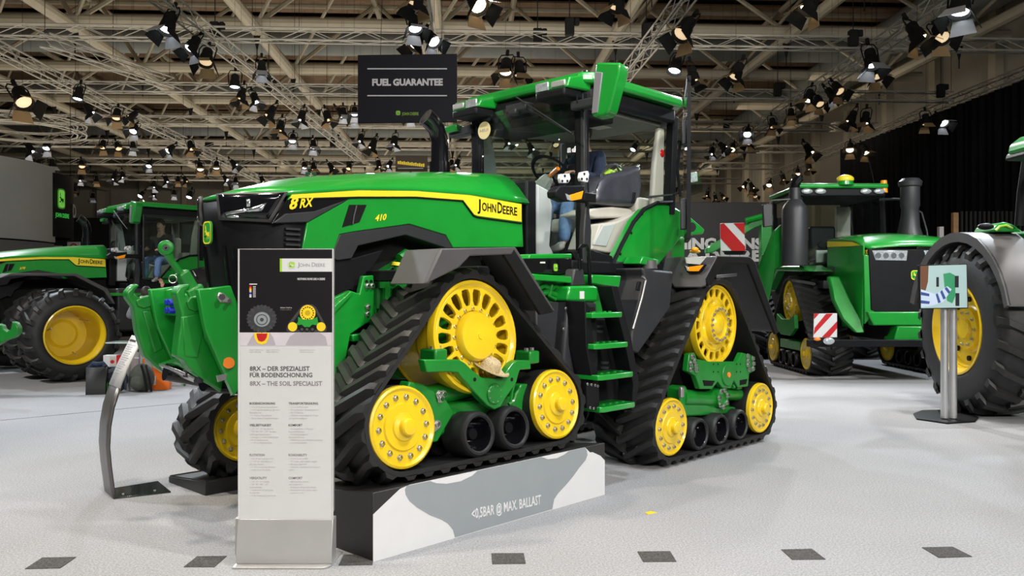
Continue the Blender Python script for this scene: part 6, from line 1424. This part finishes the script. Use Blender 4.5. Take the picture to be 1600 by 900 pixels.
for q_ in ([(1439,456),(1452,459),(1452,463),(1439,461)], [(1439,469),(1453,471),(1452,475),(1439,474)], [(1462,460),(1465,458),(1470,472),(1466,474)], [(1469,456),(1472,453),(1478,466),(1474,468)], [(1476,451),(1479,448),(1485,456),(1482,459)]): sc(q_, lit('screen_stripe', (.03,.06,.20)), 3)
sc([(1474,428),(1484,426),(1492,430),(1493,462),(1488,474),(1480,470),(1476,450)], lit('screen_tractor', (.03,.22,.10)), 1)
for q_ in ([(1463,433),(1467,433),(1467,448),(1463,448)], [(1492,431),(1498,431),(1498,449),(1492,449)], [(1493,458),(1499,458),(1499,478),(1493,478)]): sc(q_, lit('screen_tyre', (.012,.014,.018)), 2)
for x in (1482.5, 1496): part('post', MB().cyl(Vector((py_(x,0,D2).x, D2+.10, .03)), Vector((py_(x,0,D2).x, D2+.10, py_(0,440,D2).z)), .045, seg=18), ALU, mo)
part('foot', MB().ext([pz(x,y,0) for x, y in ((1427,648),(1432,656),(1480,663),(1524,660),(1529,654),(1515,646),(1480,642),(1440,643))], (0,0,.02)), BLACKPL, mo, bevel=.006)

# ================================================================ SMALL THINGS
def on_floor(px, py): return pz(px, py, 0)
# straw hat lying on the track frame
hc = pn(763, 577, 4.17)
hat = thing('straw_hat', 'woven straw hat lying on the near front track frame below the yellow hub', 'hat', world(hc.x, hc.y, hc.z), A_+R(12))
hat.rotation_euler = (R(24), R(12), A_); hat.scale = (.86,.86,.95)
link('brim', MB().lathe([(.085,.0),(.12,.004),(.155,.012),(.175,.022),(.173,.030),(.15,.020),(.12,.012),(.083,.010)], YD, (0,0,1), 36, ring=True).mesh('brim', angle=60), STRAW, hat)
link('crown', MB().lathe([(.088,.0),(.090,.03),(.085,.06),(.072,.082),(.05,.09),(.03,.084),(.001,.078)], YD, (0,0,1), 32).mesh('crown', angle=60), STRAW, hat)
link('hat_band', MB().lathe([(.091,.004),(.093,.004),(.0935,.024),(.0905,.024)], YD, (0,0,1), 32, ring=True).mesh('hat_band'), STRAW, hat)
# leather bag on the instructor seat
bc = pn(958, 322, 4.95)
bag = thing('leather_bag', 'large dark grey leather bag standing on the pale seat of the open cab', 'bag', world(bc.x, bc.y, bc.z), A_, frame=(bc.x, 4.95, bc.z))
out = [(924,318),(926,300),(934,284),(946,273),(958,270),(975,266),(990,259),(999,258),(998,270),(1000,290),(997,318),(985,323),(960,322)]
g = MB(); a = PN(4.86, *out); cxx = sum(a, Vector())/len(a)
m1 = [p + Vector((0,-.05,0)) + (cxx-p)*.12 for p in a]
g.add(a + m1 + [p + Vector((0,.2,0)) for p in a], [tuple(range(13,26))] + [(i, (i+1)%13, 13+(i+1)%13, 13+i) for i in range(13)] + [(26+i, 26+(i+1)%13, (i+1)%13, i) for i in range(13)] + [tuple(range(38,25,-1))])
part('bag_body', g, LEATHER, bag, bevel=.05, seg=4)
part('handle', MB().tube(PN(4.88, (938,283),(942,268),(952,258),(962,257),(968,268)), .012, 8), LEATHER, bag); part('handle', MB().tube(PN(5.0, (944,280),(950,264),(960,256),(968,260),(974,268)), .012, 8), LEATHER, bag)
part('strap_end', MB().ext(PN(4.80, (990,300),(994,300),(992,318),(988,318)), (0,.02,0)), BLACKPL, bag, bevel=.004); part('clasp', MB().ball(pn(997,259,4.87), .018), CHROME, bag)
part('yellow_green_scarf', MB().tube(PN(4.93, (944,275),(952,268),(960,272),(966,266),(972,272)), .030, 8), LIME, bag)
# bags and a box at the left
def bag_thing(name, label, px, py, ang=0): p = on_floor(px, py); return thing(name, label, 'bag', p, ang, group=None)
o = bag_thing('paper_bag', 'black paper carrier bag on the floor beside the left tyre', 151, 616, R(12))
link('bag_body', MB().add([(-.14,-.07,0),(.14,-.07,0),(.14,.07,0),(-.14,.07,0),(-.13,-.075,.42),(.15,-.075,.42),(.15,.075,.42),(-.13,.075,.42)], [(0,1,5,4),(1,2,6,5),(2,3,7,6),(3,0,4,7),(3,2,1,0)]).mesh('bag_body'), PAPERBK, o).modifiers.new('t','SOLIDIFY').thickness = .004
link('green_emblem', MB().ext([(.152,y*.07,.12+z*.12) for y, z in rrect(1,1,.3)], (.002,0,0)).mesh('green_emblem'), GRNPR, o)
link('scarf', MB().tube([(-.10,0,.40),(-.05,.03,.46),(.02,-.02,.45),(.08,.02,.46),(.12,0,.41)], .045, 8).mesh('scarf'), NAVY, o)
o = bag_thing('backpack', 'dark blue backpack slumped between the black paper bag and the olive one', 182, 613, R(10))
link('pack_body', MB().ball((0,0,.20), .2, (.85,.6,1.02)).mesh('pack_body', angle=80), DKCANV, o); link('front_pocket', MB().ball((0,-.10,.13), .13, (.9,.5,.8)).mesh('front_pocket', angle=80), DKCANV, o); link('strap', MB().tube([(.1,-.1,.38),(.17,-.12,.25),(.16,-.1,.05)], .02, 6).mesh('strap'), DKCANV, o); link('green_mark', MB().ball((-.14,-.06,.26), .04, (.6,.4,1.6)).mesh('green_mark'), LIME, o)
o = bag_thing('backpack', 'olive backpack with black straps leaning by the orange bag', 224, 612, R(-10))
link('pack_body', MB().ball((-.02,0,.22), .22, (.9,.65,1.02)).mesh('pack_body', angle=80), OLIVE, o); link('front_pocket', MB().ball((-.02,-.12,.15), .14, (.9,.5,.85)).mesh('front_pocket', angle=80), OLIVE, o)
for dx in (.08,.16): link('strap', MB().tube([(dx-.06,-.08,.42),(dx+.02,-.14,.30),(dx+.05,-.12,.12),(dx+.03,-.08,.02)], .018, 6).mesh('strap'), BLACKPL, o)
o = bag_thing('orange_bag', 'crumpled bright orange plastic bag on the floor behind the lectern', 252, 608, R(8))
link('bag_body', MB().add([(-.15,-.08,0),(.13,-.09,0),(.14,.08,0),(-.14,.08,0),(-.20,-.07,.26),(.17,-.10,.28),(.15,.08,.30),(-.15,.08,.27),(-.16,-.04,.36),(.06,-.06,.37),(.10,.04,.34),(-.12,.04,.36)], [(0,1,5,4),(1,2,6,5),(2,3,7,6),(3,0,4,7),(3,2,1,0),(4,5,9,8),(5,6,10,9),(6,7,11,10),(7,4,8,11)]).mesh('bag_body', angle=60), ORPL, o)
link('handle', MB().tube([(-.12,-.02,.35),(-.09,-.02,.43),(-.02,-.02,.44),(.04,-.02,.36)], .012, 6).mesh('handle'), ORPL, o); link('white_label', MB().box(-.17,-.06,-.092,-.084,.08,.22).mesh('white_label'), WHITE, o)
tb = thing('side_table', 'small table with a glass top and steel legs behind the lectern', 'table', on_floor(203,611), 0)
link('table_top', MB().ext([(x*.62,y*.4,.765) for x, y in rrect(1,1,.1)], (0,0,.018)).mesh('table_top'), mat('pale_glass_top', (.55,.68,.64), .1, coat=.4), tb)
for dx, dy in ((-.02,0),(.12,.12)): link('leg', MB().cyl((dx,dy,0),(dx,dy,.765),.028,seg=10).mesh('leg'), ALU, tb)
bx_ = thing('gift_box', 'red and white cardboard box lying on the bags by the left tyre', 'box', on_floor(186,611) + Vector((0,.02,.40)), R(5))
link('box', MB().box(-.22,.12,-.08,.08,0,.17).mesh('box'), WHITE, bx_); link('red_end', MB().box(-.02,.125,-.083,.083,-.002,.172).mesh('red_end'), REDPR, bx_); link('yellow_print', MB().box(-.12,-.03,-.0835,-.08,.01,.15).mesh('yellow_print'), SEATC, bx_); link('red_print', MB().ball((-.08,-.083,.07), .03, (1.1,.1,1)).mesh('red_print'), REDPR, bx_)
ca = thing('open_carton', 'open white carton with its flap up behind the red and white box', 'box', on_floor(208,610) + Vector((0,.25,0)), 0)
link('carton', MB().box(-.25,.25,-.15,.15,0,.5).mesh('carton'), PALEPR, ca); link('flap', MB().ext([(-.2,-.1,.5),(.2,-.1,.52),(-.18,-.05,.66)], (0,.01,0)).mesh('flap'), WHITE, ca); link('orange_strip', MB().box(.06,.14,-.155,-.15,.38,.5).mesh('orange_strip'), ORANGE, ca)
# ================================================================ PEOPLE
def person(root, J, cloth, hair=HAIR, face_dir=(0,-1,0), head=None, parts=None):
    """J: joints of the whole figure in the frame of root"""
    bones = [('pelvis','waist'),('waist','chest'),('chest','neck'),('neck','head'),('head','crown'),('chest','sh_l'),('sh_l','el_l'),('el_l','wr_l'),('chest','sh_r'),('sh_r','el_r'),('el_r','wr_r'),
             ('pelvis','hip_l'),('hip_l','kn_l'),('kn_l','an_l'),('an_l','to_l'),('pelvis','hip_r'),('hip_r','kn_r'),('kn_r','an_r'),('an_r','to_r')]
    rad = dict(pelvis=.135, waist=.125, chest=.135, neck=.055, head=.088, crown=.075, sh_l=.068, sh_r=.068, el_l=.047, el_r=.047, wr_l=.032, wr_r=.032, hip_l=.088, hip_r=.088, kn_l=.062, kn_r=.062, an_l=.03, an_r=.03, to_l=.018, to_r=.018)
    order = ['pelvis'] + [k for k in rad if k != 'pelvis']
    return skin_body('body', {k: (J[k], rad[k]) for k in order}, bones, root, cloth)
def dress(root, J, top, legs, shoe, f, hair=HAIR):
    """sleeves, trousers, shoes, hair, face and hands over the figure; f = facing direction"""
    f = Vector(f).normalized(); up = (Vector(J['crown']) - Vector(J['neck'])).normalized(); sd = f.cross(up).normalized(); f = up.cross(sd)
    off = Vector(off_of(root)); h = Vector(J['head'])*.5 + Vector(J['crown'])*.5
    for nm, chain, rr, m in (('sweater', ('pelvis','waist','chest','neckb'), (.155,.148,.155,.075), top),):
        JJ = dict(J); JJ['neckb'] = Vector(J['chest'])*.35 + Vector(J['neck'])*.65
        jt = {'pelvis': (Vector(JJ['pelvis'])*.8+Vector(JJ['waist'])*.2, .150), 'waist': (JJ['waist'], .142), 'chest': (JJ['chest'], .152), 'neckb': (JJ['neckb'], .07)}
        bn_ = [('pelvis','waist'),('waist','chest'),('chest','neckb')]
        for s_ in 'lr':
            jt['sh_'+s_] = (JJ['sh_'+s_], .082); jt['el_'+s_] = (JJ['el_'+s_], .060); jt['cu_'+s_] = (Vector(JJ['el_'+s_])*.12+Vector(JJ['wr_'+s_])*.88, .045)
            bn_ += [('chest','sh_'+s_),('sh_'+s_,'el_'+s_),('el_'+s_,'cu_'+s_)]
        skin_body('sweater', jt, bn_, root, top)
    jt = {'pelvis': (J['pelvis'], .148)}; bn_ = []
    for s_ in 'lr':
        jt['hip_'+s_] = (J['hip_'+s_], .102); jt['kn_'+s_] = (J['kn_'+s_], .075); jt['an_'+s_] = (J['an_'+s_], .062)
        bn_ += [('pelvis','hip_'+s_),('hip_'+s_,'kn_'+s_),('kn_'+s_,'an_'+s_)]
    skin_body('trousers', jt, bn_, root, legs)
    for s_ in 'lr':
        a = Vector(J['an_'+s_]); t = Vector(J['to_'+s_]); d = (t-a).normalized()
        skin_body('shoe', {'a': (a, .052), 'b': (a*.5+t*.5+Vector((0,0,-.015)), (.048,.038)), 'c': (t+d*.03, (.042,.03))}, [('a','b'),('b','c')], root, shoe)
        # hand: palm, four fingers, thumb
        w_ = Vector(J['wr_'+s_]); e_ = Vector(J['el_'+s_]); d = (w_-e_).normalized(); q_ = d.cross(f if abs(d.dot(f)) < .9 else up).normalized(); n_ = d.cross(q_)
        jt2 = {'w': (w_, .026), 'p': (w_+d*.045, (.034,.016)), 'k': (w_+d*.085, (.036,.015))}; b2 = [('w','p'),('p','k')]
        for i, (o_, l_) in enumerate(((-.030,.065),(-.010,.078),(.010,.074),(.030,.058))):
            jt2[f'f{i}a'] = (w_+d*.10+q_*o_, .009); jt2[f'f{i}b'] = (w_+d*(.10+l_*.55)+q_*o_*1.1+n_*.012, .0085); jt2[f'f{i}c'] = (w_+d*(.10+l_*.9)+q_*o_*1.1+n_*.035, .007)
            b2 += [('k',f'f{i}a'),(f'f{i}a',f'f{i}b'),(f'f{i}b',f'f{i}c')]
        jt2['t1'] = (w_+d*.05-q_*.045, .012); jt2['t2'] = (w_+d*.085-q_*.06+n_*.015, .009); b2 += [('p','t1'),('t1','t2')]
        skin_body('hand', jt2, b2, root, SKIN, sub=1)
    # head with face
    g = MB().ball((0,0,0), .098, (.80,.95,1.20), 20, 14); 
    M = Matrix((sd, f, up)).transposed().to_4x4(); M.translation = h
    hd = MB(); hd.add([M @ Vector(v) for v in g.v], g.f)
    n_ = MB().ball((0,.098,-.012), .018, (.8,1.1,1.5), 10, 8); hd.add([M @ Vector(v) for v in n_.v], n_.f)
    for s_ in (-1, 1):
        e_ = MB().ball((s_*.079,-.005,-.01), .026, (.35,.7,1.1), 10, 8); hd.add([M @ Vector(v) for v in e_.v], e_.f)
    j_ = MB().ball((0,.055,-.085), .042, (1.0,.9,.8), 12, 8); hd.add([M @ Vector(v) for v in j_.v], j_.f)
    hp_ = part('head', hd, SKIN, root, angle=180)
    for nm, c_, r_, sc_, m in (('eye',(-.032,.084,.012),.010,(1.2,.6,.8),WHITE),('eye',(.032,.084,.012),.010,(1.2,.6,.8),WHITE),('mouth',(0,.090,-.055),.016,(1.4,.5,.35),REDPR)):
        b_ = MB().ball(c_, r_, sc_, 10, 8); k_ = MB(); k_.add([M @ Vector(v) for v in b_.v], b_.f); part(nm, k_, m, hp_)
    b_ = MB().ball((0,-.018,.03), .104, (.84,.94,1.10), 18, 12); k_ = MB(); k_.add([M @ Vector(v) for v in b_.v], b_.f)
    keep = [f_ for f_ in k_.f if not all((M.inverted() @ Vector(k_.v[i])).y > .045 and (M.inverted() @ Vector(k_.v[i])).z < .075 or (M.inverted() @ Vector(k_.v[i])).z < -.075 for i in f_)]
    k_.f = keep; part('hair', k_, hair, root, angle=180)
def seated(c, f, z, hands=None):
    """joints of a seated figure: c hip centre, f facing (unit, horizontal)"""
    c = Vector(c); f = Vector(f).normalized(); s_ = Vector((f.y, -f.x, 0)); u = Vector((0,0,1))
    J = dict(pelvis=c, waist=c+u*.20-f*.02, chest=c+u*.42+f*.02, neck=c+u*.60+f*.04, head=c+u*.68+f*.06, crown=c+u*.80+f*.06)
    for k, sg in (('l',-1),('r',1)):
        q_ = s_*sg
        J['sh_'+k] = c+u*.50+q_*.19; J['el_'+k] = c+u*.26+q_*.25+f*.12; J['wr_'+k] = c+u*.24+q_*.16+f*.36
        J['hip_'+k] = c+q_*.09+f*.04-u*.02; J['kn_'+k] = c+q_*.13+f*.44+u*.02; J['an_'+k] = c+q_*.13+f*.50-u*.38; J['to_'+k] = c+q_*.13+f*.66-u*.43
    return J
# driver's visitor in the open cab, leaning over the bag
sp_ = (6.56, 5.30, 2.42)
p1 = thing('person', 'person in a dark blue sweater sitting in the open cab behind the bag', 'person', world(6.56, 5.30, 2.0), A_, frame=(6.56, 5.30, 2.0))
J = seated(sp_, (-1,0,0), 2.4)
J['to_l'] = Vector(J['an_l']) + Vector((-.15,0,-.05)); J['wr_l'] = Vector(J['wr_l']) + Vector((-.06,-.08,.05))
for k in ('sh_r','sh_l'): J[k] = Vector(J[k])
person(p1, J, SKIN); dress(p1, J, NAVY, JEANS, SHOE, (-1,.1,0))
# person in the lit cab at the left, knees to the open side
c = Vector((6.62, 5.02, 2.36))
p2 = thing('person', 'person in blue jeans and a dark top sitting in the cab of the left tractor', 'person', world(6.62+DS, 5.02+DN, 2.0), A_, frame=(6.62, 5.02, 2.0))
J = seated((6.40,5.02,2.22), (-.75,-.66,0), 2.3)
person(p2, J, SKIN); dress(p2, J, DARKCL, JEANS, SHOE, (-.8,-.6,0))
# standing visitor with a raised hand
g0 = on_floor(228, 594)
p3 = thing('person', 'person in a grey sweater standing with one arm raised before the left cab', 'person', g0, 0)
z_ = Vector((0,0,1)); fdir = Vector((-.1,1,0)); sdv = Vector((1,.1,0))
J = dict(pelvis=z_*.90, waist=z_*1.07, chest=z_*1.27, neck=z_*1.40+fdir*.03, head=z_*1.47+fdir*.05, crown=z_*1.58+fdir*.05,
         sh_l=z_*1.33-sdv*.19, el_l=z_*1.12-sdv*.30, wr_l=z_*1.14-sdv*.20+fdir*.2, sh_r=z_*1.33+sdv*.18, el_r=z_*1.40+sdv*.27+fdir*.10, wr_r=z_*1.64+sdv*.25+fdir*.08,
         hip_l=z_*.86-sdv*.10, kn_l=z_*.48-sdv*.11+fdir*.02, an_l=z_*.08-sdv*.11, to_l=z_*.035-sdv*.12+fdir*.15, hip_r=z_*.86+sdv*.10, kn_r=z_*.48+sdv*.11+fdir*.02, an_r=z_*.08+sdv*.11, to_r=z_*.035+sdv*.12+fdir*.15)
person(p3, J, SKIN); dress(p3, J, GREYCL, DARKCL, SHOE, (.3,.95,0))
